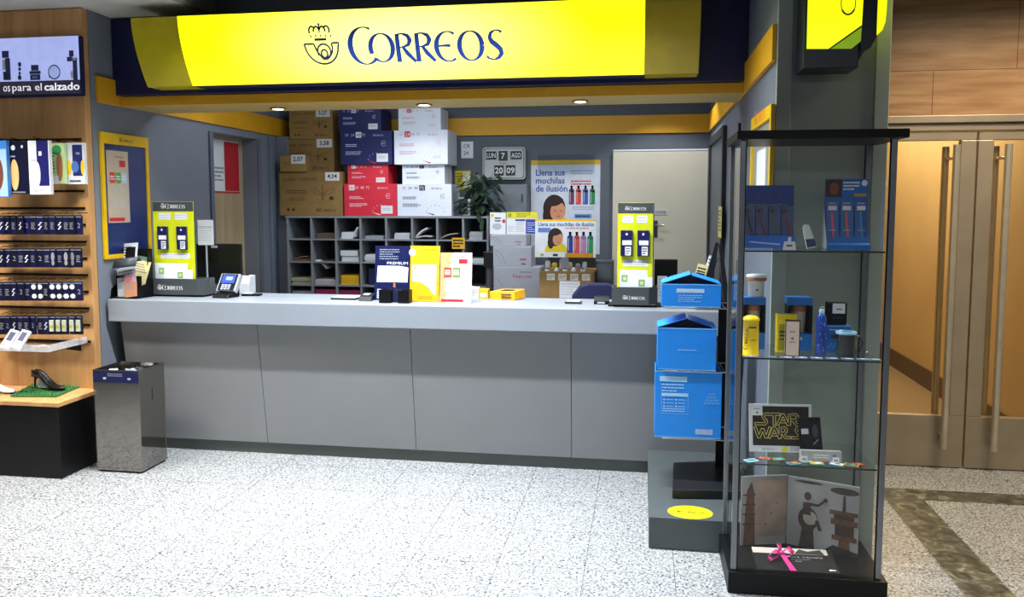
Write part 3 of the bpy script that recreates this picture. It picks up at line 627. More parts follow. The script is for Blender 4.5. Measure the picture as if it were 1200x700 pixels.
mb = MB(); mb.box(-.03, .03, -.002, .002, 0, .05, mat('#b9bcc0', .3)); mb.lines(-.024, .024, .044, .008, 4, -.0026, GREYTXT)
tag(mb.build('price_card', None), 'small silver price card behind the black shoe', 'price card', (p.x, 4.40, LZ+.021), (R(-10), 0, 0))

# ================================================================== STEEL BIN
bn = thing('waste_bin', 'square polished steel bin with a dark blue band beside the plinth', 'bin', (-3.09, 4.44, 0))
BX0, BX1, BY0, BY1 = -3.235, -2.935, 4.315, 4.575; BZ = P(140, 434, Y=4.32).z
CH = mat('#8d8a85', .06, .95, noise=.03)
mb = MB(); t_ = .006
mb.box(BX0, BX1, BY0, BY0+t_, .012, BZ, CH); mb.box(BX0, BX1, BY1-t_, BY1, .012, BZ, CH); mb.box(BX0, BX0+t_, BY0+t_, BY1-t_, .012, BZ, CH); mb.box(BX1-t_, BX1, BY0+t_, BY1-t_, .012, BZ, CH); mb.box(BX0+t_, BX1-t_, BY0+t_, BY1-t_, .012, .02, CH)
mb.build('body', bn, .002, world=True)
mb = MB(); mb.box(BX0+.01, BX1-.01, BY0+.01, BY1-.01, .001, .012, BLACK); mb.build('foot', bn, world=True)
mb = MB(); mb.box(BX0+.004, BX1-.004, BY0-.003, BY0-.0005, BZ-.075, BZ-.008, mat('#1a1c44', .2))
for x in (BX0+.08, BX1-.06): mb.disc(x, BZ-.05, .012, .007, BY0-.0035, LGREY, 12)
mb.lines(BX0+.1, BX1-.1, BZ-.018, BZ-.04, 2, BY0-.0035, GREYTXT); mb.build('band', bn, world=True)
mb = MB(); mb.box(BX1+.0002, BX1+.001, 4.44, 4.446, BZ-.2, BZ-.13, BLACK); mb.build('slot', bn, world=True)
for k, (dx, dy, cl, nm) in enumerate(((-.07, -.05, '#d8dade', 'white crumpled paper in the steel bin, nearer the front'), (.05, .03, '#20222a', 'black crumpled bag in the steel bin'), (.03, -.04, '#8c9098', 'grey crumpled paper in the steel bin'))):
    rr = random.Random(k); mb = MB(); n1, n2 = 6, 8; vs = [(0, 0, -.04)]; 
    for i in range(1, n1):
        for j in range(n2):
            a, b = PI*i/n1, 2*PI*j/n2; r_ = .045*rr.uniform(.65, 1.15); vs.append((r_*math.sin(a)*math.cos(b), r_*math.sin(a)*math.sin(b), -r_*math.cos(a)))
    vs.append((0, 0, .04)); fs = [(0, 1+(j+1) % n2, 1+j) for j in range(n2)]+[(1+(i*n2)+j, 1+i*n2+(j+1) % n2, 1+(i+1)*n2+(j+1) % n2, 1+(i+1)*n2+j) for i in range(n1-2) for j in range(n2)]+[(len(vs)-1, 1+(n1-2)*n2+j, 1+(n1-2)*n2+(j+1) % n2) for j in range(n2)]
    mb.add(vs, fs, mat(cl, .7)); tag(mb.build('crumpled_paper', None), nm, 'rubbish', (-3.085+dx, 4.445+dy, BZ-.05))
mb = MB(); mb.box(BX0+.012, BX1-.012, BY0+.012, BY1-.012, .021, BZ-.1, INK); mb.build('liner', bn, world=True)

# ================================================================== NOTICE FRAME ON THE LEFT WALL
def on_wall(px0, py0, px1, py1, X): a = FX(px0, py0, px1, py1, X); return a
Tw = lambda y, z: Matrix.Translation((0, y, z)) @ Matrix.Rotation(R(90), 4, 'Z')      # local x -> +Y, faces +X
nf = thing('notice_board', 'yellow framed navy notice board on the left wall', 'notice board', (XL+.002, 4.87, 1.26))
mb = MB(); w, h = .49, .80; Tn = Matrix.Rotation(R(90), 4, 'Z')
def fr(mb, w, h, t, m, top=None):
    top = top or t
    mb.box(-w/2, w/2, -.02, -.001, 0, t, m, T=Tn); mb.box(-w/2, w/2, -.02, -.001, h-top, h, m, T=Tn); mb.box(-w/2, -w/2+t, -.02, -.001, t, h-top, m, T=Tn); mb.box(w/2-t, w/2, -.02, -.001, t, h-top, m, T=Tn)
FY = mat('#e0b400', .4); fr(mb, w, h, .028, FY, .07); post_logo(mb, -.07, h-.05, .14, NAVY, -.0205, T=Tn); mb.build('frame', nf, .002)
mb = MB(); mb.box(-w/2+.028, w/2-.028, -.01, -.001, .028, h-.07, mat('#10265e', .3), T=Tn); mb.build('backing', nf)
def tariff(mb, w, h, y, T, paper):
    mb.rect(-w/2, 0, w/2, h, y, paper, T); mb.rect(w*.08, h*.78, w*.36, h*.87, y-.0004, RED, T); mb.lines(-w*.1, w*.3, h*.93, h*.90, 1, y-.0004, RED, T=T)
    mb.rect(-w*.38, h*.55, -w*.14, h*.70, y-.0004, mat('#c23a2c', .5), T); mb.rect(-w*.11, h*.55, w*.13, h*.70, y-.0004, mat('#5f8a3c', .5), T); mb.rect(w*.16, h*.55, w*.4, h*.70, y-.0004, mat('#a8bcc8', .5), T)
    for k in range(3): mb.lines(-w*.35+k*w*.27, -w*.17+k*w*.27, h*.66, h*.59, 2, y-.0008, PAPER, T=T)
    mb.lines(-w*.38, w*.38, h*.5, h*.2, 8, y-.0004, LGREY, fill=.25, T=T); mb.rect(-w*.46, h*.02, w*.25, h*.07, y-.0004, RED, T)
mb = MB(); T0 = Tn @ Matrix.Translation((-.085, 0, .23)); tariff(mb, .22, .46, -.013, T0, mat('#b9a58e', .7)); mb.build('poster', nf, label='beige tariff poster behind the glass')
mb = MB(); mb.box(-w/2+.029, w/2-.029, -.017, -.015, .029, h-.071, PICGLASS, T=Tn); mb.build('pane', nf)
# recess poster
q = FX(256, 165, 280, 226, XL-.12)
pw = thing('wall_poster', 'white and red poster above the pale wood inside the left wall recess', 'poster', (XL-.138, (q[0]+q[1])/2-.03, q[2]))
mb = MB(); w = q[1]-q[0]+.12; h = q[3]-q[2]; mb.box(-w/2, w/2, -.004, 0, 0, h, PAPER, T=Tn); mb.rect(-.02, .015, w/2-.004, h-.01, -.0048, mat('#b5202a', .5), T=Tn); mb.rect(-w/2, 0, w/2, .012, -.0046, RED, T=Tn); mb.rect(-w/2+.01, .02, -w/2+.03, h-.05, -.0045, INK, T=Tn); mb.lines(-w/2+.05, -.03, h*.5, h*.2, 4, -.0045, GREYTXT, T=Tn); mb.build('sheet', pw)
# right hand yellow frame
q = FX(880, 124, 904, 205, XR-.02)
ya, yb = P(880, 165, X=XR-.02).y, P(903, 165, X=XR-.02).y; yc = (ya+yb)/2; wf = abs(ya-yb); zt = P(903, 122, X=XR-.02).z
rf = thing('notice_board', 'yellow framed notice on the right wall behind the glass cabinet', 'notice board', (XR-.002, yc, zt-.58))
Tn = Matrix.Rotation(R(-90), 4, 'Z'); mb = MB(); fr(mb, wf, .58, .035, FY, .06); post_logo(mb, -wf*.3, .533, wf*.55, ORANGE, -.0205, T=Tn); mb.build('frame', rf, .002)
mb = MB(); mb.box(-wf/2+.035, wf/2-.035, -.008, -.001, .035, .52, mat('#8a8a84', .3), T=Tn); mb.rect(-wf*.25, .1, wf*.2, .4, -.0085, PAPER, T=Tn); mb.build('backing', rf)
q = P(846, 262, X=XR-.02); mb = MB(); mb.box(-.12, .12, -.003, 0, 0, .22, mat('#d8cf5a', .6), T=Matrix.Rotation(R(-90), 4, 'Z')); mb.lines(-.1, .1, .2, .04, 6, -.0034, GREYTXT, T=Matrix.Rotation(R(-90), 4, 'Z'))
tag(mb.build('notice_sheet', None), 'pale yellow sheet taped to the right wall beside the cabinet', 'notice', (XR-.032, q.y, q.z-.1))

# ================================================================== DISPLAY STANDS ON THE COUNTER
def post_stand(label, px0, px1, ytop, Y, bx0, bx1, by0, side=1):
    xa, xb = P(px0, 290, Y=Y).x, P(px1, 290, Y=Y).x; h = P((px0+px1)/2, ytop, Y=Y).z-TOPZ-.012
    xc = (xa+xb)/2; w = xb-xa
    t = thing('counter_display', label, 'display stand', (xc, Y, TOPZ+.001))
    DG = mat('#3a3f40', .5)
    m = MB(); m.box(-w/2-.05, w/2+.07, -.03, .12, 0, .010, BLACK); m.build('plinth', t, .002)
    m = MB(); hh = .105; b0 = P(bx0, 335, Y=Y-.05).x-xc; b1 = P(bx1, 335, Y=Y-.05).x-xc
    m.box(b0, b1-.05, -.055, -.048, .012, .012+hh, DG); m.prism([(b1-.05, -.055), (b1, .0), (b1-.004, .006), (b1-.052, -.048)], .012, .012+hh, DG, axis='z'); m.box(b0, b0+.006, -.048, .08, .012, .012+hh, DG); m.box(b0+.006, b1-.01, .072, .08, .012, .012+hh, DG); m.box(b1-.008, b1-.002, .006, .08, .012, .012+hh, DG)
    m.box(b0+.006, b1-.01, -.048, .072, .012, .018, DG)
    post_logo(m, -w*.33, .045, w*.62, PAPER, -.0556); m.build('tray', t, .0015)
    m = MB(); m.box(-w/2, w/2, 0, .012, .02, h, LIME); m.box(-w/2+.001, w/2-.001, -.001, .0125, h-.062, h-.001, DG); post_logo(m, -w*.3, h-.043, w*.6, PAPER, -.0016)
    m.box(w/2+.0005, w/2+.006, .002, .012, .02, h, DG)
    for (a, b, z) in ((-.36, -.06, h-.095), (.04, .34, h-.095)): m.rect(a*w, z-.022, b*w, z+.022, -.0006, WHITE); m.lines(a*w+.004, b*w-.004, z+.015, z-.015, 2, -.001, LGREY, fill=.3)
    m.rect(-.34*w, h-.37, .38*w, h-.335, -.0006, WHITE); m.lines(-.32*w, .36*w, h-.338, h-.366, 2, -.001, LGREY, fill=.35)
    m.build('panel', t, .001)
    for sx in (-.24, .23):
        c_ = MB(); z = h-.31; c_.box(sx*w-.034, sx*w+.034, -.024, -.004, z, z+.15, mat('#14154a', .3)); c_.rect(sx*w-.024, z+.065, sx*w+.03, z+.092, -.0245, PAPER); c_.rect(sx*w-.008, z+.005, sx*w+.026, z+.055, -.0245, PAPER); c_.lines(sx*w-.004, sx*w+.022, z+.05, z+.01, 3, -.0248, INK)
        c_.disc(sx*w, z+.128, .007, .007, -.0245, PAPER, 10); cp = c_.build('card_pack', t, .0015); c_ = MB(); c_.tube([(sx*w, -.003, z+.146), (sx*w, -.034, z+.146)], .002, STEEL, 6); c_.build('hook', cp)
    m = MB(); m.box(-w*.43, w*.36, -.026, -.022, .03, .215, WHITE); m.box(-w*.2, w*.5, -.034, -.03, .03, .175, PAPER)
    for (a, z) in ((-.28, .165), (-.08, .11), (.2, .14)): m.rect(a*w-.018, z-.02, a*w+.018, z+.02, -.0265 if a < 0 else -.0345, mat('#7fa060', .6)); m.rect(a*w-.009, z-.01, a*w+.009, z+.01, -.027 if a < 0 else -.035, mat('#b9cf96', .6))
    m.build('envelopes', t); return t
post_stand('lime yellow card stand with dark grey tray at the left end of the counter', 180.5, 228, 234.5, 4.86, 176, 240, 321)
post_stand('lime yellow card stand with dark grey tray at the right end of the counter', 723.5, 765, 235.5, 4.78, 717, 771, 331)
# leaflet rack far left
lr = thing('leaflet_rack', 'black leaflet rack at the left end of the counter', 'rack', (-3.255, 4.72, TOPZ+.001), (0, 0, R(-8)))
m = MB()
m.prism([(-.06, 0), (.10, 0), (.10, .31), (.06, .31), (.05, .10), (-.04, .06)], -.105, -.099, BLACK, axis='x'); m.prism([(-.06, 0), (.10, 0), (.10, .31), (.06, .31), (.05, .10), (-.04, .06)], .10, .106, BLACK, axis='x')
m.box(-.099, .10, .092, .10, 0, .31, BLACK); m.box(-.099, .1, -.06, .09, 0, .006, BLACK); m.box(-.099, .1, .0, .006, .006, .14, BLACK); m.build('holder', lr, .002)
for i, (x, y, z, w, h, cl, rx, ry, nm) in enumerate((
    (-.05, .05, .17, .13, .18, '#d9dbe0', -14, -4, 'white leaflet with a black printed square at the top of the leaflet rack'), (.02, .03, .10, .14, .17, '#4f6a5c', -16, 6, 'green leaflet in the middle of the leaflet rack'),
    (.045, .02, .08, .12, .16, '#d4c88a', -16, 8, 'cream leaflet in the leaflet rack behind the pink one'), (.01, -.025, .012, .15, .19, '#c9ccd0', -12, -12, 'large pale grey leaflet fanned out of the leaflet rack'),
    (.04, -.040, .03, .07, .12, '#e58aa0', -12, -8, 'pink leaflet in the leaflet rack'), (.065, -.055, .012, .095, .095, '#b07a58', -10, -8, 'brown leaflet at the lower front of the leaflet rack'))):
    m = MB(); m.box(-w/2, w/2, -.002, .002, 0, h, mat(cl, .6)); m.lines(-w*.4, w*.4, h*.9, h*.5, 4, -.0024, INK if i == 0 else GREYTXT, seed=i)
    if i == 0: m.rect(-w*.2, h*.45, w*.4, h*.85, -.0028, INK)
    c_, s_ = math.cos(R(-8)), math.sin(R(-8)); loc = (-3.255+x*c_-y*s_, 4.72+x*s_+y*c_, TOPZ+.001+z)
    tag(m.build('leaflet', None), nm, 'leaflet', loc, (R(rx), R(ry), R(-8)), 'leaflets in the left rack')
m = MB(); vs = []; 
for i in range(9):
    a = i/8; vs += [(-.1, .02-.05*a, .2+.04*math.sin(a*PI)-.03*a), (.08, .02-.05*a, .22+.04*math.sin(a*PI)-.03*a)]
m.add(vs, [(2*i, 2*i+1, 2*i+3, 2*i+2) for i in range(8)], mat('#39404a', .4), True); o = m.build('magazine', None); o.modifiers.new('s', 'SOLIDIFY').thickness = .004
tag(o, 'dark magazine curling over the leaflet rack', 'magazine', (-3.22, 4.68, TOPZ+.02), (0, 0, R(-8)))
# price sheet fixed to wall left
q = F(231.5, 258, 250, 286, 5.3); m = MB(); m.box(-.055, .055, -.002, .002, 0, .15, PAPER); m.rect(-.05, .10, .05, .103, -.0025, GREYTXT); m.lines(-.045, .045, .095, .02, 6, -.0025, LGREY, fill=.25)
m.box(-.06, .06, -.004, .004, -.17, -.001, mat('#c8ccd2', .4)); m.box(-.06, .06, -.03, .03, -.176, -.170, mat('#c8ccd2', .4))
ZD = TOPZ-.26
# inner desk behind the counter
dk = thing('inner_desk', 'lower staff desk running behind the counter', 'desk', (-1.3, 5.4, 0))
m = MB(); m.box(-3.3, .3, 5.14, 5.75, ZD-.03, ZD, mat('#9aa0a6', .5)); m.build('desk_top', dk, .003, world=True)
for x in (-3.25, -1.4, .2):
    m2 = MB(); m2.box(x, x+.04, 5.2, 5.7, .001, ZD-.031, DGREY); m2.build('leg', dk, world=True)
pz = P(241, 288, Y=5.3)
tag(m.__class__().box(0, 0, 0, 0, 0, 0, PAPER).build('tmp', None), 'x', 'x') if False else None
shd = thing('sheet_holder', 'clear sheet holder with a white form behind the left card stand', 'sign holder', (P(241, 272, Y=5.24).x, 5.24, ZD+.001))
hz = P(241, 258, Y=5.24).z-ZD; m = MB(); m.box(-.058, .058, -.002, .002, hz-.175, hz, PAPER); m.box(-.006, .006, .003, .006, .006, hz-.02, LGREY); m.lines(-.05, .05, hz-.05, hz-.15, 6, -.0025, LGREY, fill=.25); m.rect(-.05, hz-.05, .05, hz-.046, -.0026, GREYTXT); m.build('form', shd)
m = MB(); m.box(-.06, .06, -.03, .04, 0, .005, FILM); m.build('foot', shd)
# monitor
q = F(229, 286, 277, 333, 5.35); mo = thing('monitor', 'black computer monitor behind the left card stand', 'monitor', ((q[0]+q[1])/2+.0, 5.35, ZD+.001), (0, 0, R(8)))
w = q[1]-q[0]+.05; z0, z1 = q[2]-ZD, q[3]-ZD
m = MB(); m.box(-w/2, w/2, 0, .035, z0, z1, mat('#121315', .3)); m.prism([(-w/2+.05, z0+.03), (w/2-.05, z0+.03), (w/2-.08, z1-.05), (-w/2+.08, z1-.05)], .035, .07, mat('#121315', .4), axis='y'); m.rect(w*.0-.03, z1-.03, .015, z1-.012, -.0006, LGREY); m.text('FUJI', -.03, z0+.1, GREYTXT, -.0006, h=.008) if False else None; m.build('screen', mo, .006)
m = MB(); m.tube([(0, .06, .012), (0, .06, z0+.05)], .02, BLACK, 12); m.build('neck', mo)
m = MB(); m.box(-.11, .11, -.03, .14, 0, .012, BLACK); m.build('foot', mo, .003)
# receipt printer
q = F(262, 322, 291, 346, 5.0); m = MB(); pr_ = thing('receipt_printer', 'pale grey receipt printer behind the card terminal', 'printer', ((q[0]+q[1])/2, 5.03, TOPZ+.001))
m.prism([(0, 0), (.15 - .05, 0), (.1, .12), (.03, .12), (0, .07)], -.085, .075, mat('#b9bdc0', .5), axis='x'); m.build('body', pr_, .004); m = MB(); m.box(-.06, .05, .045, .06, .12, .124, INK); m.build('paper_slot', pr_)
# card terminal
tm = thing('card_terminal', 'silver and black card payment terminal with blue screen on the counter', 'card terminal', (P(265, 340, Y=4.84).x, 4.84, TOPZ+.001), (0, 0, R(-8)))
m = MB(); m.prism([(-.07, .0), (.06, .0), (.06, .055), (-.055, .02)], -.06, .06, BLACK, axis='x'); m.build('base', tm, .006)
TT = Matrix.Translation((0, .0, .035)) @ Matrix.Rotation(R(-32), 4, 'X')
m = MB(TT); m.box(-.072, .072, -.012, .02, .0, .125, mat('#a9adb4', .3, .3)); m.box(-.060, .060, -.016, -.012, .004, .12, BLACK); m.build('body', tm, .006)
m = MB(TT); m.box(-.048, .048, -.018, -.0165, .055, .112, mat('#2a3fb0', .3, 0, .9)); m.rect(-.02, .075, .03, .1, -.0184, mat('#8090e0', .3, 0, .9)); m.build('screen', tm)
m = MB(TT)
for i in range(3):
    for j in range(3): m.box(-.034+.024*i, -.016+.024*i, -.022, -.0165, .006+.014*j, .016+.014*j, LGREY)
m.build('keypad', tm, .001)
m = MB(); m.box(-.07, .05, -.03, .03, 0, .012, BLACK); m.box(-.065, .0, -.028, .02, .0125, .018, LGREY); tag(m.build('stapler_box', None, .002), 'small flat black gadget beside the card terminal', 'gadget', (P(297, 344, Y=4.95).x, 4.95, TOPZ+.001), (0, 0, R(6)))
# centre boards leaning on the counter
def easel(name, label, cat, px0, py0, px1, Y, fn, rx=-7):
    xa, xb = P(px0, 320, Y=Y).x, P(px1, 320, Y=Y).x; h = (P((px0+px1)/2, py0, Y=Y).z-TOPZ)/math.cos(R(rx)); w = xb-xa
    t = thing(name, label, cat, ((xa+xb)/2, Y, TOPZ+.002), (R(rx), 0, 0)); m = MB(); m.box(-w/2, w/2, 0, .006, 0, h, WHITE); fn(m, w, h); m.build('board', t, .0006)
    m = MB(); m.prism([(.007, .002), (.05, .006), (.007, h*.5)], -.01, .01, LGREY, axis='x'); m.build('strut', t); return t
DN = mat('#071040', .45, spec=.3); GY = mat('#dda008', .45)
def prem(m, w, h):
    m.rect(-w/2, 0, w/2, h, -.0006, DN); m.poly([(-w*.44, h*.33), (w*.42, h*.33), (w*.44, h*.6), (w*.2, h*.63), (-w*.42, h*.63)], -.001, PAPER); m.text('PREMIUM', -w*.16, h*.655, PAPER, -.001, h=h*.05, w=w*.58)
    m.lines(-w*.38, w*.2, h*.95, h*.74, 5, -.001, LGREY, fill=.25); m.rect(-w*.42, h*.03, -w*.25, h*.2, -.001, PAPER); m.lines(-w*.41, -w*.26, h*.19, h*.04, 4, -.0014, INK); m.lines(w*.0, w*.4, h*.15, h*.06, 2, -.001, LGREY)
def yell(m, w, h):
    m.rect(-w/2, 0, w/2, h, -.0006, GY); m.poly([(-w*.42, h*.36), (-w*.1, h*.34), (w*.15, h*.25), (w*.3, h*.14), (w*.38, h*.12), (w*.4, h*.66), (-w*.42, h*.66)], -.001, PAPER); m.disc(-w*.5+.012, h*.88, .022, .022, -.0014, PAPER); m.text('+', -w*.5+.004, h*.86, YEL, -.0018, h=.014)
    m.lines(-w*.1, w*.4, h*.96, h*.9, 1, -.001, mat('#c08a00', .5), fill=.3); m.lines(-w*.2, w*.3, h*.1, h*.03, 2, -.001, mat('#a86a00', .5)); m.disc(-w*.33, h*.6, .008, .008, -.0014, LIME); m.lines(w*.1, w*.34, h*.26, h*.22, 1, -.0014, GREYTXT)
easel('envelope_board', 'navy envelope with a white window panel standing on the counter', 'envelope', 438, 289, 480, 4.84, prem)
easel('envelope_board', 'golden yellow envelope with a white panel standing on the counter', 'envelope', 479.5, 289, 514, 4.80, yell)
def tarf(m, w, h): tariff(m, w, h, -.0008, None, mat('#dccdc0', .5)); m.poly([(-w/2, 0), (-w*.32, 0), (-w*.3, h*.5), (-w*.1, h), (-w/2, h)], -.0010, mat('#d89a68', .5)); tariff_over(m, w, h)
def tariff_over(m, w, h):
    for k, cl in enumerate(('#c8362a', '#6c8a34', '#b7cdd8')): m.rect(-w*.38+k*w*.27, h*.5, -w*.14+k*w*.27, h*.66, -.0014, mat(cl, .5)); m.lines(-w*.35+k*w*.27, -w*.17+k*w*.27, h*.61, h*.55, 2, -.0018, PAPER)
easel('tariff_board', 'white and orange tariff board standing on the counter', 'sign', 515, 297, 552, 4.76, tarf)
for i, (a, b, lb) in enumerate(((445.5, 459, 'left'), (467.5, 480.5, 'right'))):
    xa, xb = P(a, 340, Y=4.72).x, P(b, 340, Y=4.72).x; t = thing('pen_cup', f'square black pen cup in front of the navy envelope, {lb} one', 'pen cup', ((xa+xb)/2, 4.73, TOPZ+.001), group='pen cups'); w = (xb-xa)/2
    m = MB(); m.box(-w, w, -w, -w+.004, 0, .08, BLACK); m.box(-w, w, w-.004, w, 0, .08, BLACK); m.box(-w, -w+.004, -w+.004, w-.004, 0, .08, BLACK); m.box(w-.004, w, -w+.004, w-.004, 0, .08, BLACK); m.box(-w+.004, w-.004, -w+.004, w-.004, 0, .006, BLACK); m.build('cup', t, .001)
m = MB(); m.prism([(-.022, 0), (.03, 0), (.03, .03), (.0, .09), (-.012, .095), (-.02, .05)], -.012, .012, mat('#10163e', .5), axis='y'); m.prism([(-.016, .094), (.0, .092), (-.002, .112), (-.010, .118)], -.006, .006, ORANGE, axis='y'); tag(m.build('stamp', None, .002), 'small navy and orange stamp between the black pen cups', 'stamp', (P(463, 345, Y=4.74).x, 4.75, TOPZ+.001))
# trays left of the navy envelope
m = MB(); m.box(-.085, .085, -.06, .06, 0, .008, BLACK); m.box(-.075, .075, -.052, .052, .0085, .014, PAPER); tag(m.build('coin_tray', None, .002), 'flat black tray with white paper left of the navy envelope', 'tray', (P(405, 348, Y=4.86).x, 4.88, TOPZ+.001))
m = MB(); m.prism([(-.05, 0), (.05, 0), (.05, .04), (-.03, .028)], -.04, .04, BLACK, axis='x'); m.box(-.02, .02, -.02, .02, .036, .04, LGREY, T=Matrix.Rotation(R(8), 4, 'X')); tag(m.build('stamp_pad', None, .003), 'small black stamp pad with silver plate left of the pen cups', 'stamp pad', (P(429, 348, Y=4.8).x, 4.82, TOPZ+.001))
# right part of counter top items
m = MB(); m.box(-.05, .05, -.03, .03, 0, .012, mat('#2e3134', .3)); m.box(-.04, .04, -.025, .025, .0125, .018, PAPER); tag(m.build('counter_plate', None, .003), 'pale plastic plate in front of the cardboard box', 'plate', (P(672, 353, Y=4.86).x, 4.86, TOPZ+.001))
m = MB(); m.prism([(-.03, 0), (.04, 0), (.04, .045), (0, .04), (-.03, .018)], -.045, .045, BLACK, axis='x'); m.box(-.025, .02, -.031, -.0302, .004, .014, LGREY); tag(m.build('tape_dispenser', None, .004), 'small black dispenser in front of the navy chair', 'dispenser', (P(705, 352, Y=4.86).x, 4.87, TOPZ+.001))
m = MB(); m.prism([(-.10, -.045), (.07, -.055), (.10, .05), (-.05, .06)], 0, .055, mat('#e8ad10', .5), axis='z'); m.prism([(-.05, -.02), (.05, -.03), (.06, .02), (-.03, .03)], .0552, .057, INK, axis='z'); m.lines(-.02, .05, .045, .01, 2, -.056, NAVY, T=Matrix.Identity(4)); tag(m.build('stamp_box', None, .002), 'flat yellow box with black panel on top beside the tariff board', 'box', (P(594, 344, Y=5.0).x, 5.03, TOPZ+.001), (R(4), R(-2), R(-12)))
m = MB(); m.box(-.03, .03, -.03, .03, 0, .06, mat('#e0a90e', .5)); m.rect(-.02, .01, .02, .035, -.0305, PAPER); tag(m.build('small_box', None, .001), 'small upright yellow carton right behind the tariff board', 'box', (P(565, 344, Y=5.03).x+.01, 5.05, TOPZ+.001))
m = MB(); m.box(-.028, .028, -.03, .03, 0, .07, PAPER); m.lines(-.024, .024, .06, .01, 4, -.0305, GREYTXT); tag(m.build('small_box', None, .001), 'small upright white carton close behind the tariff board', 'box', (P(555, 340, Y=5.03).x+.005, 5.05, TOPZ+.001))
po = thing('pole_screen', 'slim dark grey pole with a small black display rising behind the counter', 'pole', (P(573.5, 340, Y=5.35).x, 5.35, ZD+.001))
zt = P(575, 295, Y=5.35).z-ZD; m = MB(); m.tube([(0, 0, .01), (0, 0, zt-.03)], .023, mat('#26282a', .4), 14); m.build('pole', po); m = MB(); m.box(-.032, .032, -.04, -.024, zt-.10, zt, BLACK); m.build('display', po, .003); m = MB(); m.lathe([(.07, 0), (.07, .008), (.02, .012)], DGREY); m.build('foot', po)
# navy office chair
oc = thing('office_chair', 'navy office chair with rounded back behind the counter', 'chair', (P(699, 345, Y=5.9).x, 6.0, 0), (0, 0, R(5)))
zt = P(696, 332, Y=5.9).z; m = MB(); m.prism([(-.17, zt-.42), (.17, zt-.42), (.20, zt-.25), (.185, zt-.09), (.13, zt-.02), (.06, zt), (-.06, zt), (-.13, zt-.02), (-.185, zt-.09), (-.20, zt-.25)], -.1, -.04, mat('#101644', .7), axis='y'); m.build('backrest', oc, .02, seg=3)
m = MB(); m.box(-.23, .23, -.50, -.11, .42, .49, mat('#101644', .7)); m.build('seat', oc, .02, seg=3); m = MB(); m.tube([(0, -.3, .06), (0, -.3, .42)], .025, BLACK, 10); m.tube([(0, -.12, .42), (0, -.03, .46), (0, -.03, zt-.2)], .018, BLACK, 8); m.build('column', oc)
for k in range(5):
    a = 2*PI*k/5; m = MB(); m.tube([(0, -.3, .08), (.25*math.cos(a), -.3+.25*math.sin(a), .055)], .018, BLACK, 8); lg = m.build('leg', oc); m = MB(); m.lathe([(.001, .001), (.022, .012), (.022, .03), (.001, .045)], BLACK, (.25*math.cos(a), -.3+.25*math.sin(a)), 10); m.build('castor', lg)

# ================================================================== PIGEONHOLE UNIT
PY = 6.92
pg = thing('pigeonhole_unit', 'grey pigeonhole shelving unit along the back wall under the parcel boxes', 'shelving', (-2.0, 7.1, 0))
cols = [P(x, 290, Y=PY).x for x in (337.3, 365, 393.7, 422.5, 452.6, 483, 512.4, 542.7, 571.4)]; cols[0] -= .0
rows = [P(455, y, Y=PY).z for y in (254.5, 281.5, 308.5, 336, 350)]; rows = rows+[rows[-1]-.2*k for k in (1, 2, 3)]
PGm = mat('#7d8288', .5)
m = MB(); m.box(cols[0]-.02, cols[-1]+.012, 7.345, 7.375, .001, rows[0], mat('#34383c', .6)); m.build('back', pg, world=True)
for x in cols: m = MB(); m.box(x-.009, x+.009, PY, 7.344, .001, rows[0]-.011, PGm); m.build('divider', pg, .001, world=True)
for i, z in enumerate(rows):
    m = MB()
    if i == 0: m.box(cols[0]-.02, cols[-1]+.012, PY-.002, 7.344, z-.01, z+.008, PGm)
    else:
        for a, b in zip(cols, cols[1:]): m.box(a+.0095, b-.0095, PY+.002, 7.344, z-.007, z+.007, PGm)
    m.build('shelf', pg, .001, world=True)
CHOLE = ['leftmost', 'second', 'third', 'fourth', 'fifth', 'sixth', 'seventh', 'rightmost']; RHOLE = ['top', 'second', 'third', 'bottom visible']
def cell(c, r): return cols[c]+.012, cols[c+1]-.012, rows[r+1]+.0078, rows[r]-.012
def stack(c, r, hfrac, cl, name, desc, wf=.85, dx=0, n=5, Y0=PY+.03, cat=None):
    a, b, z0, z1 = cell(c, r); w = (b-a)*wf; h = (z1-z0)*hfrac; xc = (a+b)/2+dx; m = MB(); rr = random.Random(c*7+r)
    for k in range(n): j = rr.uniform(-.004, .004); m.box(-w/2+j, w/2+j, j+.004, .24+j, h*k/n, h*(k+.92)/n, mat(cl, .7) if k % 2 else mat(cl, .6))
    tag(m.build(name, None), f'{desc} in the {RHOLE[r]} row, {CHOLE[c]} pigeonhole', cat or 'papers', (xc, Y0, z0), group='papers in the pigeonholes')
stack(1, 0, .28, '#5b4d40', 'paper_stack', 'brown papers', .8, .01, 3)
stack(2, 0, .33, '#cfd3d8', 'paper_stack', 'white stacked forms', .55, -.02, 4)
stack(3, 0, .16, '#8f959c', 'paper_stack', 'grey papers', .8, 0, 3)
stack(4, 0, .30, '#b9bdc2', 'paper_stack', 'pale plastic wrapped papers', .65, .02, 3)
stack(7, 0, .38, '#9a9ea4', 'paper_stack', 'grey banded forms', .6, .0, 4)
stack(0, 1, .12, '#6a5444', 'paper_stack', 'brown folders', .85, 0, 2)
stack(2, 1, .55, '#c9ced4', 'form_box', 'white box of forms', .78, 0, 2, cat='box')
stack(3, 1, .36, '#c4cad4', 'paper_stack', 'white forms', .85, 0, 4)
stack(7, 1, .22, '#b4c4bc', 'paper_stack', 'pale green forms', .9, 0, 3)
stack(0, 2, .30, '#a8a88e', 'paper_stack', 'cream papers', .95, 0, 4)
stack(1, 2, .24, '#b9b4b8', 'paper_stack', 'loose white papers', .95, 0, 4)
stack(2, 2, .45, '#d9a50e', 'envelope_stack', 'yellow padded envelopes', .82, 0, 5, cat='envelopes')
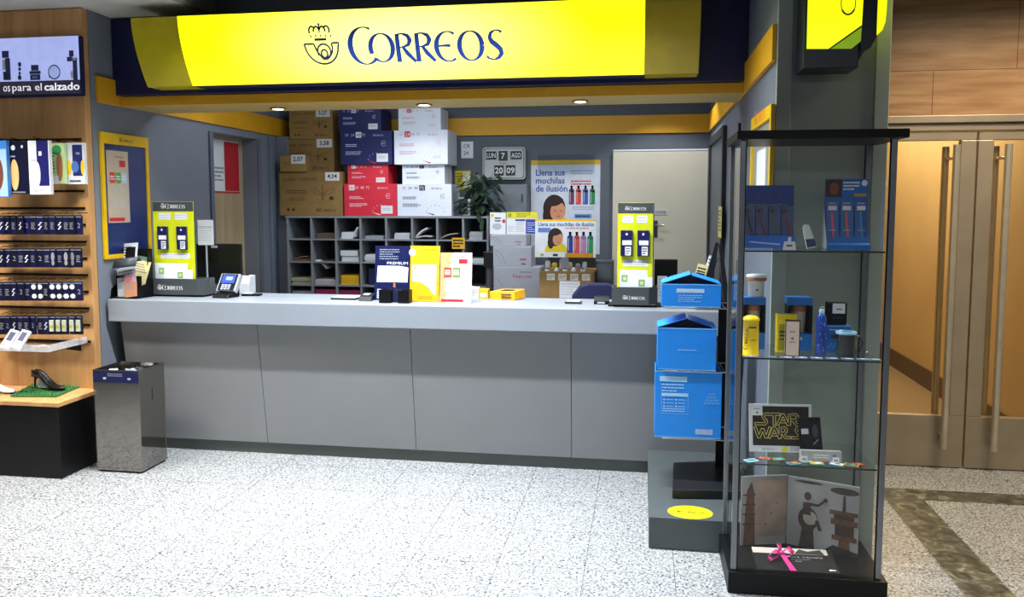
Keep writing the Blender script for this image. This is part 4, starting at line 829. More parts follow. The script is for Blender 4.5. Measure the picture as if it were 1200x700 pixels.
stack(0, 3, .5, '#a8acb0', 'paper_stack', 'grey papers', .9, 0, 3); stack(1, 3, .75, '#a83060', 'document_box', 'magenta document box', .95, 0, 1, cat='box'); stack(2, 3, .7, '#a83060', 'document_box', 'magenta document box', .95, 0, 1, cat='box')
stack(3, 2, .85, '#101a44', 'folder_row', 'navy folders', .6, .0, 1)
stack(7, 3, .3, '#90959a', 'paper_stack', 'grey forms', .9, 0, 2)
def lean(c, r, cl, ang, x, ln, desc, seed=0, w=.11):
    a, b, z0, z1 = cell(c, r); m = MB(); vs = []
    for i in range(7): t = i/6; vs += [(ln*t, 0, .012*math.sin(PI*t)), (ln*t, .2, .012*math.sin(PI*t))]
    m.add(vs, [(2*i, 2*i+2, 2*i+3, 2*i+1) for i in range(6)], mat(cl, .6), True); o = m.build('leaning_papers', None); s = o.modifiers.new('s', 'SOLIDIFY'); s.thickness = .012
    tag(o, desc, 'papers', (a+x, PY+.03, z0+.012), (0, R(-ang), 0))
lean(1, 1, '#c4c8cc', -35, .012, .13, 'white papers slumping to the right in the second pigeonhole'); 
for o_ in [bpy.data.objects[-1]] if False else []: pass
lean(5, 0, '#a9adb0', 6, .006, .15, 'flat grey papers under the tilted ones in the top sixth pigeonhole'); lean(5, 0, '#c8cacc', 40, .004, .14, 'steeper pale papers against the left side of the top sixth pigeonhole')
lean(6, 0, '#8d7a70', 16, .006, .16, 'brown papers with curled edge in the top seventh pigeonhole'); lean(2, 0, '#c4c8cc', 70, .145, .1, 'white sheets standing on edge in the top third pigeonhole') ; lean(0, 1, '#74543c', 14, .03, .13, 'brown and white papers lying loose in the second row, leftmost pigeonhole')
# small yellow card
q = F(529, 279, 544, 292, PY-.03); m = MB(); m.box(q[0], q[1], 0, .003, q[2], q[3], mat('#d8a82a', .5)); m.lines(q[0]+.01, q[1]-.01, q[3]-.01, q[2]+.01, 3, -.0005, INK, fill=.6)
tag(m.build('price_tag', None), 'small yellow and black tag hanging on the front of the pigeonholes', 'tag', (0, PY-.008, 0))

# ================================================================== PARCEL BOXES
ZS = rows[0]+.009
def small_print(m, w, h, ink, seed, hi):
    m.lines(-w*.40, -w*.10, h*.62, h*.52, 2, -.0006, ink, seed=seed); m.lines(-w*.40, -w*.05, h*.40, h*.28, 3, -.0006, ink, seed=seed+1)
def numbers(m, w, h, hi, ink, hicol, hitxt):
    sx = w*.105
    for k, s in enumerate(('10', '24', '48', '72')):
        x = -w*.40+k*sx
        if k == hi: m.rect(x-.004, h*.80, x+sx*.95, h*.97, -.0006, hicol); m.text(s, x+.002, h*.83, hitxt, -.001, h=h*.1, maxw=sx*.8)
        else: m.text(s, x, h*.84, ink, -.0006, h=h*.085, maxw=sx*.8)
def dots(m, w, h, ink, big):
    for k in range(7): a = PI*(.95-.9*k/6); m.disc(w*.2+w*.16*math.cos(a), h*.12+h*.22*math.sin(a), .004, .004, -.0006, ink, 8)
    m.poly([(w*.02, h*.12), (w*.17, h*.02), (w*.19, h*.05)], -.0007, big)
def parcel(name, label, px0, py0, px1, py1, Y, depth, base, deco, price=None, lidm=None, ztop=None, zbase=None):
    a = F(px0, py0, px1, py1, Y); w = a[1]-a[0]; z0 = zbase if zbase is not None else a[2]; h = (ztop or a[3])-z0
    t = thing(name, label, 'parcel box', ((a[0]+a[1])/2, Y, z0)); m = MB(); m.box(-w/2, w/2, 0, depth, 0, h, base); deco(m, w, h); m.build('carton', t, .003)
    l = MB(); l.box(-w/2+.001, w/2-.001, depth*.5-.025, depth*.5+.025, h, h+.0006, lidm or base); l.build('tape', t)
    if price:
        s, px, py, px2, py2 = price; b = F(px, py, px2, py2, Y-.004); cx = (b[0]+b[1])/2-(a[0]+a[1])/2; c = MB(); bw, bh = (b[1]-b[0])/2, b[3]-b[2]; zz = b[2]-z0
        c.box(cx-bw, cx+bw, -.004, -.0015, zz, zz+bh, PAPER); c.text(s, cx, zz+bh*.2, INK, -.0044, h=bh*.6, align='c', bold=True, maxw=bw*1.7); c.build('price_label', t)
    return a, h+z0
def brown_deco(title=True, plant=True, logo=True):
    def f(m, w, h):
        if title: m.text('CAJA VERDE', -w*.44, h*.78, KRAFTD, -.0006, h=h*.085, w=w*.52)
        if plant:
            x, z = w*.19, h*.36; m.ribbon([(x, z), (x, z+h*.36)], [.008, .004], KRAFTD, -.0006)
            for s_ in (-1, 1): m.ribbon([(x, z+h*.12), (x+s_*w*.1, z+h*.24), (x+s_*w*.2, z+h*.26), (x+s_*w*.12, z+h*.14), (x, z+h*.10)], .004, KRAFTD, -.0006)
            m.rect(x+w*.11, z, x+w*.17, z+h*.08, -.0006, KRAFTD)
        m.lines(-w*.4, -w*.05, h*.6, h*.5, 2, -.0006, KRAFTD, fill=.35); m.lines(-w*.34, -w*.08, h*.42, h*.34, 2, -.0006, KRAFTD, fill=.3)
        if logo: post_logo(m, w*.08, h*.09, w*.32, KRAFTD, -.0006); m.disc(-w*.36, h*.14, h*.035, h*.035, -.0006, KRAFTD, 12); m.disc(-w*.28, h*.14, h*.035, h*.035, -.0006, KRAFTD, 12)
    return f
K2 = mat('#94743f', .8, noise=.1)
_, zA = parcel('parcel_box', 'large brown green-line parcel box with the 4,04 price, bottom of the left stack', 327.5, 201.5, 401, 252.5, 7.0, .34, KRAFT, brown_deco(), ('4,04', 381, 202, 397.5, 212), zbase=ZS)
zA += .002
parcel('parcel_box', 'small brown parcel box with the 2,07 price in front on the left stack', 328, 182.5, 358.5, 201, 6.98, .13, K2, brown_deco(False, False, False), ('2,07', 341, 181.5, 357.5, 192), zbase=zA)
_, zC = parcel('parcel_box', 'medium brown parcel box with the 3,58 price, middle of the left stack', 331.5, 163.5, 391.5, 201, 7.13, .22, KRAFT, brown_deco(), ('3,58', 371, 163, 389, 173), zbase=zA)
parcel('parcel_box', 'upper brown parcel box with the 3,27 price, top of the left stack', 339, 127, 390, 163, 7.13, .22, K2, brown_deco(), ('3,27', 370, 128, 386.5, 137), zbase=zC+.002)
NB = mat('#152057', .5); RB = mat('#d0273c', .5); WB = mat('#d5dae6', .55, noise=.03)
def post_deco(hi, ink, hic, hit, arcs=True, label=True, logo=True, big=None):
    def f(m, w, h):
        numbers(m, w, h, hi, ink, hic, hit); small_print(m, w, h, ink, hi*3, hi)
        if logo: post_logo(m, w*.13, h*.84, w*.2, ink, -.0006)
        m.ribbon(arc(w*.34, h*.62, h*.075, h*.075, 30, 330, 12), .003, ink, -.0006); m.lines(w*.31, w*.37, h*.64, h*.6, 1, -.0006, ink)
        if arcs: dots(m, w, h, ink, big or RED)
        if label: m.rect(w*.2, h*.07, w*.42, h*.32, -.0009, PAPER); m.lines(w*.23, w*.38, h*.26, h*.16, 2, -.0012, LGREY)
    return f
_, zG = parcel('parcel_box', 'large red parcel box, bottom of the middle stack', 403.5, 215.5, 465, 254.5, 7.0, .34, RB, post_deco(0, mat('#f0c0c8', .5), PAPER, RB, big=PAPER), zbase=ZS)
_, zH = parcel('parcel_box', 'smaller red parcel box above the large red one', 407.5, 193, 455, 215, 7.02, .26, RB, post_deco(0, mat('#f0c0c8', .5), PAPER, RB, False), zbase=zG+.002)
_, zE = parcel('parcel_box', 'large navy parcel box marked 48 on top of the red ones', 399, 153.5, 459.5, 192.5, 7.0, .36, NB, post_deco(2, mat('#aeb6da', .5), PAPER, NB), zbase=zH+.002)
parcel('parcel_box', 'smaller navy parcel box, top of the middle stack', 397, 127, 446.5, 153, 7.02, .3, NB, post_deco(2, mat('#aeb6da', .5), PAPER, NB, False), zbase=zE+.002)
IK = mat('#1a1e2c', .6)
_, zI = parcel('parcel_box', 'large white parcel box marked 72, bottom of the right stack', 465.8, 216, 529, 254.5, 7.0, .34, WB, post_deco(3, IK, INK, PAPER, label=False, big=INK), zbase=ZS)
_, zJ = parcel('parcel_box', 'smaller white parcel box above the one marked 72', 471.5, 193, 521, 215.5, 7.03, .28, WB, post_deco(3, IK, INK, PAPER, False, False), zbase=zI+.002)
_, zK = parcel('parcel_box', 'large white parcel box with red 24 mark near the top of the right stack', 462, 152.5, 524.5, 192, 7.0, .36, WB, post_deco(1, mat('#c88a94', .6), RED, PAPER, big=RED), zbase=zJ+.002)
parcel('parcel_box', 'smaller white parcel box with red mark, top of the right stack', 467, 127, 516.5, 152, 7.03, .28, WB, post_deco(1, mat('#c88a94', .6), RED, PAPER, False), zbase=zK+.002)

# ================================================================== BACK WALL THINGS
def wall_card(name, label, cat, x0, y0, x1, y1, fn, Y=YB-.003, d=.004, bevel=.0005, group=None, rx=0):
    a = F(x0, y0, x1, y1, Y-d); w, h = a[1]-a[0], a[3]-a[2]; t = MB(); t.box(-w/2, w/2, -d, 0, 0, h, PAPER); T = Matrix.Translation((0, -d, 0))
    t.T = T; fn(t, w, h); o = t.build(name, None, bevel); return tag(o, label, cat, ((a[0]+a[1])/2, Y, a[2]), (R(rx), 0, 0), group)
def cc(m, w, h): m.text('CR', -w*.3, h*.62, INK, -.0006, h=h*.22, maxw=w*.6); m.text('24', -w*.3, h*.2, INK, -.0006, h=h*.22, maxw=w*.6)
wall_card('wall_card', 'narrow white card with dark letters on the back wall left of the clock', 'card', 540.5, 166, 554.5, 185.5, cc)
def yc_(m, w, h): m.rect(-w/2, 0, w/2, h, -.0005, mat('#c9b414', .5)); m.rect(w*.0, h*.1, w*.45, h*.9, -.0009, mat('#d8dcb8', .5)); m.lines(-w*.4, 0, h*.9, h*.2, 5, -.0012, INK, fill=.3)
wall_card('wall_card', 'yellow picture card on the back wall above the plant', 'card', 533.5, 200, 551.5, 222, yc_)
def wf_(m, w, h): m.rect(-w*.35, h*.08, w*.35, h*.92, -.0006, mat('#3b4a44', .5)); m.rect(-w*.1, h*.2, w*.3, h*.6, -.0009, mat('#8a9a90', .5))
o = wall_card('picture_frame', 'white framed picture on top of the pigeonholes behind the plant', 'picture frame', 533.5, 231, 551, 252.5, wf_, Y=7.3, d=.01); o.location.z = ZS
def gc_(m, w, h): m.lines(-w*.3, w*.3, h*.8, h*.2, 3, -.0006, GREYTXT)
# flip clock calendar
a = F(565.5, 172.5, 615.5, 210.5, YB-.07); w, h = a[1]-a[0], a[3]-a[2]
ck = thing('flip_clock', 'white wall flip clock with black day, date and time tiles', 'clock', ((a[0]+a[1])/2, YB-.003, a[2]))
m = MB(); rr = .03; pts = arc(w/2-rr, h-rr, rr, rr, 0, 90, 5)+arc(-w/2+rr, h-rr, rr, rr, 90, 180, 5)+arc(-w/2+rr, rr, rr, rr, 180, 270, 5)+arc(w/2-rr, rr, rr, rr, 270, 360, 5)
m.prism(pts, -.065, 0, mat('#b4b8bb', .4), axis='y'); pin = [((x)*.955, (z-h/2)*.94+h/2) for x, z in pts]; m.prism(pin, -.067, -.0652, DGREY, axis='y'); pin2 = [((x)*.92, (z-h/2)*.9+h/2) for x, z in pts]; m.prism(pin2, -.069, -.0672, mat('#aeb3b5', .4), axis='y'); post_logo(m, -w*.1, h*.48, w*.2, INK, -.0695); m.build('case', ck, .002)
for s, x0, x1, z0, z1 in (('LUN', -.42, -.17, .62, .87), ('7', -.12, .09, .58, .88), ('AGO', .16, .42, .62, .87), ('20', -.22, .0, .12, .44), ('09', .05, .27, .12, .44)):
    m = MB(); m.box(x0*w, x1*w, -.074, -.0695, z0*h, z1*h, mat('#121314', .35)); m.text(s, (x0+x1)/2*w, (z0+(z1-z0)*.2)*h, PAPER, -.0746, h=(z1-z0)*h*.6, align='c', bold=True, maxw=(x1-x0)*w*.84); m.rect(x0*w, (z0+z1)/2*h-.001, x1*w, (z0+z1)/2*h+.001, -.0749, DGREY); m.build('flip_tile', ck)
# grey cabinet on wall
a = F(584, 216, 618, 249, 7.2); gb = thing('meter_cupboard', 'dark grey wall cupboard under the flip clock', 'cupboard', ((a[0]+a[1])/2, YB-.001, a[2]-.1)); w, h = a[1]-a[0], a[3]-a[2]+.1
m = MB(); m.box(-w/2, w/2, -.18, 0, 0, h, mat('#596066', .5)); m.build('body', gb, .004); m = MB(); m.box(-w/2+.008, w/2-.008, -.186, -.1805, .01, h-.01, mat('#656c73', .45)); m.build('door', gb, .002); m = MB(); m.box(w*.3, w*.34, -.196, -.1865, h*.55, h*.75, DGREY); m.build('handle', gb)
# posters
YS = mat('#d9c21a', .6); HAIR = mat('#2a1a14', .8)
def bottle(m, x, z, w, h, cl, y=-.0012): m.rect(x-w/2, z, x+w/2, z+h*.74, y, cl); m.disc(x, z+h*.74, w/2, h*.1, y, cl, 14); m.rect(x-w*.2, z+h*.8, x+w*.2, z+h*.95, y, INK); m.disc(x, z+h*.95, w*.26, h*.05, y, INK, 12); m.rect(x-w*.32, z+h*.1, x-w*.2, z+h*.7, y-.0004, LGREY)
def girl(m, x, z, s, y=-.0012):
    m.disc(x-.02*s, z+.05*s, .42*s, .34*s, y-.0001, YS, 24, a0=0, a1=PI); m.rect(x-.44*s, z, x+.40*s, z+.06*s, y, YS)
    m.disc(x-.05*s, z+.56*s, .28*s, .34*s, y-.0003, HAIR, 24); m.disc(x-.22*s, z+.36*s, .12*s, .24*s, y-.00045, HAIR, 16)
    m.disc(x+.04*s, z+.48*s, .19*s, .24*s, y-.0006, SKIN, 24, rot=-.15); m.disc(x-.02*s, z+.72*s, .2*s, .1*s, y-.0009, HAIR, 16, rot=.3)
    for dx in (-.03, .12): m.disc(x+dx*s, z+.50*s, .022*s, .012*s, y-.0012, HAIR, 8)
    m.disc(x+.055*s, z+.36*s, .05*s, .014*s, y-.0012, mat('#a04a40', .6), 10); m.disc(x+.055*s, z+.43*s, .018*s, .02*s, y-.0012, mat('#b87858', .6), 8)
BC = ['#6a1c4c', '#c8412c', '#2c50a0', '#1f7a48']
def poster1(m, w, h):
    m.rect(-w/2, 0, w/2, h, -.0005, mat('#c3cad6', .5)); m.rect(-w/2, h*.95, w/2, h, -.0008, mat('#c9a40c', .5))
    for i, s in enumerate(('Llena sus', 'mochilas', 'de ilusión')): m.text(s, -w*.43, h*(.835-.085*i), mat('#1c3a8c', .5), -.001, h=h*.068, w=w*(.42, .42, .46)[i], bold=True)
    m.lines(w*.08, w*.4, h*.9, h*.84, 2, -.001, GREYTXT, fill=.3); m.lines(w*.08, w*.38, h*.79, h*.73, 2, -.001, RED, fill=.5)
    girl(m, -w*.13, h*.25, w*.58); 
    for k in range(4): bottle(m, w*(.09+.1*k), h*.53, w*.075, h*.2, mat(BC[k], .4))
    m.lines(w*.1, w*.42, h*.51, h*.47, 2, -.001, GREYTXT, fill=.3); m.rect(w*.13, h*.38, w*.38, h*.43, -.001, mat('#6c94cc', .5)); m.lines(w*.15, w*.36, h*.425, h*.385, 1, -.0014, NAVY, fill=.5); m.disc(w*.3, h*.2, w*.14, h*.13, -.001, mat('#dfe3ea', .5))
p1 = thing('poster', 'large poster with yellow top strip, child and four bottles on the back wall', 'poster', (0, 0, 0)); a = F(622, 187.5, 703, 298, YB-.02); p1.location = ((a[0]+a[1])/2, YB-.002, a[2]); w, h = a[1]-a[0], a[3]-a[2]
m = MB(); m.box(-w/2, w/2, -.004, 0, 0, h, PAPER); m.T = Matrix.Translation((0, -.004, 0)); poster1(m, w, h); m.build('sheet', p1)
m = MB(); m.box(-w*.4, w*.42, -.022, -.02, h*.86, h+.05, FILM); m.build('plastic_film', p1)
def poster2(m, w, h):
    m.rect(-w/2, 0, w/2, h, -.0005, mat('#dfe2e8', .5)); m.rect(-w/2, h*.955, w/2, h, -.0008, YEL)
    m.text('Llena sus mochilas de ilusión', -w*.45, h*.82, mat('#1c3a8c', .5), -.001, h=h*.11, w=w*.92, bold=True); m.rect(-w*.45, h*.66, -w*.24, h*.78, -.001, mat('#5c84c4', .5)); m.lines(w*.0, w*.4, h*.79, h*.75, 1, -.001, RED, fill=.5)
    girl(m, -w*.14, h*.14, w*.44); m.rect(-w/2, 0, w*.02, h*.14, -.0026, PAPER); m.disc(-w*.38, h*.06, .014, .012, -.003, mat('#9aa832', .5)); m.rect(-w*.2, h*.03, -w*.12, h*.09, -.003, NAVY); m.rect(w*.0, 0, w*.46, h*.12, -.0026, AMB)
    for k in range(4): bottle(m, w*(.08+.11*k), h*.12, w*.095, h*.56, mat(['#27368c', '#c8504c', '#b07aa8', '#1f8a58'][k], .4), -.003)
# desk with things under poster 2
q = F(636, 300, 697, 317, 6.6); dz = q[2]
sd = thing('side_table', 'small dark table holding bits and pieces below the small poster', 'table', ((q[0]+q[1])/2, 6.75, 0))
sx0, sx1 = q[0]-(q[0]+q[1])/2, q[1]-(q[0]+q[1])/2
m = MB(); m.box(sx0, sx1, -.13, .16, dz-.02, dz, mat('#a2784c', .6)); m.build('table_top', sd, .002)
m = MB(); m.box(sx0+.01, sx1-.01, .14, .155, dz+.001, q[3]+.02, mat('#1e2126', .6)); m.build('back_board', sd)
for x in (sx0+.02, sx1-.02):
    for y in (-.11, .14): m = MB(); m.box(x-.015, x+.015, y-.015, y+.015, .001, dz-.021, DGREY); m.build('leg', sd)
xs = (q[0]+q[1])/2
for i, (px, cl, hh, rr_, nm) in enumerate(((642, '#c9cdd2', .07, .022, 'white tub'), (650, '#c8b414', .055, .024, 'yellow tub'), (658, '#d5d8dc', .09, .018, 'tall white roll'), (667, '#c2c5a0', .06, .028, 'cream tub'), (677, '#8b9299', .05, .022, 'grey tub'), (685, '#d0d4d8', .065, .02, 'white pot'))):
    x = P(px, 312, Y=6.68).x; m = MB(); m.lathe([(rr_*.8, 0), (rr_, hh*.1), (rr_, hh*.8), (rr_*.7, hh)], mat(cl, .4), n=16); tag(m.build('tub', None), f'{nm} on the small table under the small poster, {["leftmost", "second", "third", "fourth", "fifth", "rightmost"][i]} of six', 'tub', (x, 6.68, dz+.001))
a = F(626.5, 257.5, 698, 302, 6.58); w, h = a[1]-a[0], a[3]-a[2]
p2 = thing('poster', 'small landscape poster with child in yellow and four bottles in front of the large poster', 'poster', ((a[0]+a[1])/2, 6.60, a[2]), (R(-3), 0, 0))
m = MB(); m.box(-w/2, w/2, -.004, 0, 0, h, PAPER); m.T = Matrix.Translation((0, -.004, 0)); poster2(m, w, h); m.build('sheet', p2)
m = MB(); m.prism([(.001, .0), (.04, -(a[2]-dz)+.001), (.034, -(a[2]-dz)+.001)], -.03, .03, LGREY, axis='x'); m.prism([(.0005, .001), (.03, -(a[2]-dz)+.004), (.001, .1)], -.03, -.02, LGREY, axis='x'); m.build('stand', p2)
# cardboard box with tabs
a = F(633, 317.5, 695, 352, 6.3); w, h = a[1]-a[0], a[3]-a[2]+.25; z0 = a[3]-h
cbx = thing('cardboard_box', 'open brown cardboard box with white labels beside the navy chair', 'box', ((a[0]+a[1])/2, 6.25, 0))
m = MB(); z0 = a[3]-.34; T0 = .004
m.box(-w/2, w/2, 0, T0, z0, a[3], KRAFT); m.box(-w/2, w/2, .3, .304, z0, a[3], KRAFT); m.box(-w/2, -w/2+T0, T0, .3, z0, a[3], KRAFT); m.box(w/2-T0, w/2, T0, .3, z0, a[3], KRAFT); m.box(-w/2, w/2, 0, .304, z0-.004, z0, KRAFT)
for k in range(4): x = -w*.36+k*w*.22; m.rect(x, a[3]-.07, x+w*.15, a[3]-.02, -.0006, mat('#d9d2c4', .6)); m.lines(x+.005, x+w*.14, a[3]-.028, a[3]-.062, 3, -.001, GREYTXT)
m.rect(-w*.12, a[3]-.21, w*.26, a[3]-.075, -.0008, PAPER); m.lines(-w*.1, w*.24, a[3]-.09, a[3]-.19, 5, -.0012, LGREY, fill=.3); m.build('carton', cbx, .001)
m = MB(); m.box(-w/2, w/2, -.02, .32, .001, .03, DGREY)
m.box(-w*.45, -w*.4, .0, .3, .03, z0-.005, DGREY); m.box(w*.4, w*.45, .0, .3, .03, z0-.005, DGREY); m.build('crate_stand', cbx)
for i, (px, nm) in enumerate(((641, 'leftmost'), (652, 'second'), (662, 'third'), (672, 'fourth'), (683, 'rightmost'))):
    x = P(px, 316, Y=6.35).x; m = MB(); m.tube([(0, 0, -.04), (0, 0, .02)], .018, mat('#cdd3da', .5), 12); m.tube([(0, 0, .0205), (0, 0, .034)], .012, PAPER if i % 2 else mat('#3a5a8a', .5), 10); tag(m.build('tape_roll', None), f'white roll poking out of the open cardboard box, {nm} of five', 'roll', (x, 6.35+.01*i, a[3]-.015), (R(4*i-8), R(5-3*i), 0))
for i, z in enumerate((z0+.001,)): m = MB(); m.box(-w/2+.006, w/2-.006, .006, .298, 0, .26, mat('#2a2420', .8)); tag(m.build('box_contents', None), 'dark goods filling the open cardboard box', 'goods', (cbx.location.x, 6.25, z))
# express boxes
XB = mat('#a7abb6', .55, noise=.04)
def expr(word):
    def f(m, w, h):
        if word: m.text('Correos', w*.08, h-.045, INK, -.0006, h=.013, w=w*.24); m.text('Express', -w*.08, h-.095, RED, -.0006, h=.034, w=w*.40)
        else: m.lines(w*.2, w*.38, h*.45, h*.3, 1, -.0006, RED); m.lines(w*.25, w*.36, h*.2, h*.1, 1, -.0006, INK)
        m.ribbon(arc(-w*.5+.01, 0, w*.28, h*.8, 88, 10, 10), .004, mat('#7d828e', .6), -.0006); m.ribbon(arc(-w*.5+.01, 0, w*.18, h*.6, 88, 10, 10), .003, mat('#7d828e', .6), -.0006)
    return f
zx = P(600, 352, Y=6.75).z
stp = thing('box_trolley', 'low dark trolley under the grey express parcel boxes', 'trolley', (P(604, 345, Y=6.75).x, 6.9, 0))
m = MB(); m.box(-.2, .2, -.15, .15, zx-.22, zx-.2, DGREY); m.box(-.19, -.16, -.14, .14, .001, zx-.221, DGREY); m.box(.16, .19, -.14, .14, .001, zx-.221, DGREY); m.build('frame', stp)
_, z1 = parcel('parcel_box', 'large pale grey express parcel box, bottom of the grey stack', 578.5, 313.5, 633, 352, 6.75, .3, XB, expr(True), zbase=zx-.198)
_, z2 = parcel('parcel_box', 'medium pale grey parcel box, middle of the grey stack', 578, 289, 622.5, 313, 6.76, .28, XB, expr(False), zbase=z1+.002)
_, z3 = parcel('parcel_box', 'flat pale grey parcel box, top of the grey stack', 574.5, 275.5, 616.5, 288, 6.78, .26, XB, expr(False), zbase=z2+.002)
def pl_(m, w, h):
    m.rect(-w/2, h*.72, w/2, h, -.0006, mat('#d6cc1c', .5)); m.disc(-w*.4, h*.86, w*.06, h*.1, -.001, mat('#8c9a1c', .5)); m.lines(-w*.18, w*.3, h*.97, h*.78, 3, -.001, INK, fill=.3)
    m.rect(-w*.22, h*.6, w*.1, h*.68, -.001, BLUEINK); m.rect(w*.12, h*.03, w*.46, h*.68, -.001, BLUEINK); m.lines(w*.16, w*.42, h*.56, h*.08, 5, -.0014, PAPER, fill=.3); m.lines(-w*.2, w*.08, h*.56, h*.08, 6, -.001, LGREY, fill=.3); m.lines(-w*.46, -w*.26, h*.4, h*.08, 4, -.001, LGREY, fill=.3)
o = wall_card('price_list', 'price list with yellow header on top of the grey express boxes', 'sign', 593.5, 249, 630, 275, pl_, Y=6.84, rx=-3); o.location.z = z3+.004
def wc2(m, w, h): m.disc(-w*.05, h*.35, w*.3, h*.15, -.0006, LGREY); m.lines(-w*.2, w*.2, h*.8, h*.55, 2, -.0006, INK, fill=.5); m.disc(w*.38, h*.6, w*.1, h*.09, -.001, mat('#b82a58', .5)); m.disc(-w*.35, h*.86, w*.1, h*.07, -.001, mat('#c8b414', .5))
o = wall_card('post_card', 'small white card with grey picture left of the price list', 'card', 574, 249.5, 592.5, 275, wc2, Y=6.84, rx=-3); o.location.z = z3+.004
m = MB(); m.box(-.09, .09, -.1, .1, 0, .13, mat('#4b5156', .5)); m.rect(-.07, .02, .07, .11, -.1006, mat('#5d6468', .5)); m.box(-.09, .09, -.1, .1, -.7, -.001, mat('#3b3f44', .5)); m.rect(-.03, -.06, .07, -.02, -.1006, GREYTXT)
q = P(706, 330, Y=6.9); tag(m.build('document_cabinet', None, .003), 'dark grey cabinet against the back wall behind the navy chair', 'cabinet', (q.x, 7.0, .701+.0)); bpy.data.objects['document_cabinet'].location.z = .7015
_o = bpy.data.objects['document_cabinet']; _o.scale.z = (P(706, 306, Y=6.9).z-.0015)/(.83) ; _o.location.z = .7*_o.scale.z+.0015
# potted plant
pp = thing('potted_plant', 'dark green leafy plant trailing over the end of the pigeonholes', 'plant', (P(562, 250, Y=7.05).x, 7.08, ZS))
m = MB(); m.lathe([(.045, 0), (.06, .01), (.072, .1), (.076, .105), (.066, .107), (.06, .09)], mat('#1b1d1c', .5)); m.build('pot', pp)
m = MB(); st = MB(); rr = random.Random(11); LF = mat('#0d2413', .5, noise=.25, scale=30); LF2 = mat('#173a1f', .5, noise=.25, scale=30)
for k in range(105):
    a = rr.uniform(0, 2*PI); ln = rr.uniform(.04, .17); up = rr.uniform(-.05, .26) if k % 5 else rr.uniform(-.08, .0)
    tip = Vector((math.cos(a)*ln, -abs(math.sin(a))*ln*.7-.01, .12+up)) if k % 3 else Vector((math.cos(a)*ln, math.sin(a)*ln*.6, .12+up))
    tip.y = min(tip.y, .2); st.tube([(0, 0, .09), (tip.x*.5, tip.y*.5, .1+up*.8), tuple(tip)], .002, LF2, 5)
    d = Vector((tip.x, tip.y, rr.uniform(-.12, .02))).normalized(); L_ = rr.uniform(.06, .11); wv = d.cross(Vector((rr.uniform(-.4, .4), rr.uniform(-.3, .3), 1))).normalized()*L_*.33; dn = Vector((0, 0, -L_*.25))
    p0 = tip; p1 = tip+d*L_*.35+dn*.1; p2 = tip+d*L_*.7+dn*.45; p3 = tip+d*L_+dn
    m.add([p0, p1-wv, p1+Vector((0, 0, -.004)), p1+wv, p2-wv*.75, p2+Vector((0, 0, -.004)), p2+wv*.75, p3], [(0, 1, 2), (0, 2, 3), (1, 4, 5, 2), (2, 5, 6, 3), (4, 7, 5), (5, 7, 6)], LF if k % 3 else LF2, True)
for (dx, dz) in ((.02, .02), (.05, -.03), (.045, -.07)):
    tip = Vector((dx, -.17, dz+.02)); m.add([tip, tip+Vector((-.02, -.01, -.04)), tip+Vector((.022, -.01, -.04)), tip+Vector((.004, -.0, -.1))], [(0, 1, 3), (0, 3, 2)], LF2, True); st.tube([(0, -.02, .1), (dx*.6, -.1, .08), tuple(tip)], .002, LF2, 5)
m.build('foliage', pp); st.build('stems', pp)

# ================================================================== BLUE POSTAL BOXES ON THEIR RACK
rk = thing('box_rack', 'black metal rack holding three blue postal boxes on the dark platform', 'rack', (.3, 4.25, .154))
BYF = 4.12
m = MB(); Q = lambda px, py, Y=BYF: P(px, py, Y=Y)
m.prism([(.16, 3.98), (.50, 4.02), (.50, 4.5), (.18, 4.42)], .156, .20, mat('#15171a', .4), axis='z'); m.build('base_tray', rk, .004, world=True)
m = MB(); m.tube([(.47, 4.46, .2), (.47, 4.46, 1.30)], .013, BLACK, 8); m.build('upright', rk, world=True)
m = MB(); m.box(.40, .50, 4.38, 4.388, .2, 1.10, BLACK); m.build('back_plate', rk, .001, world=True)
zsh = [Q(808, 512).z-.008, Q(805, 433.5).z-.004, Q(810, 359).z-.006]
for z in zsh:
    m = MB()
    for k in range(5): m.tube([(.13+.07*k, BYF-.005, z-.004), (.13+.07*k, BYF+.25, z-.004)], .0025, STEEL, 6)
    m.tube([(.11, BYF-.004, z-.004), (.44, BYF-.004, z-.004)], .003, STEEL, 6); m.tube([(.11, BYF+.25, z-.004), (.44, BYF+.25, z-.004)], .003, STEEL, 6); m.tube([(.44, BYF+.25, z-.004), (.47, 4.46, z-.004)], .006, BLACK, 6)
    m.build('wire_shelf', rk, world=True)
CBL = mat('#1688ea', .4, noise=.03); CBE = mat('#6fb6f4', .4)
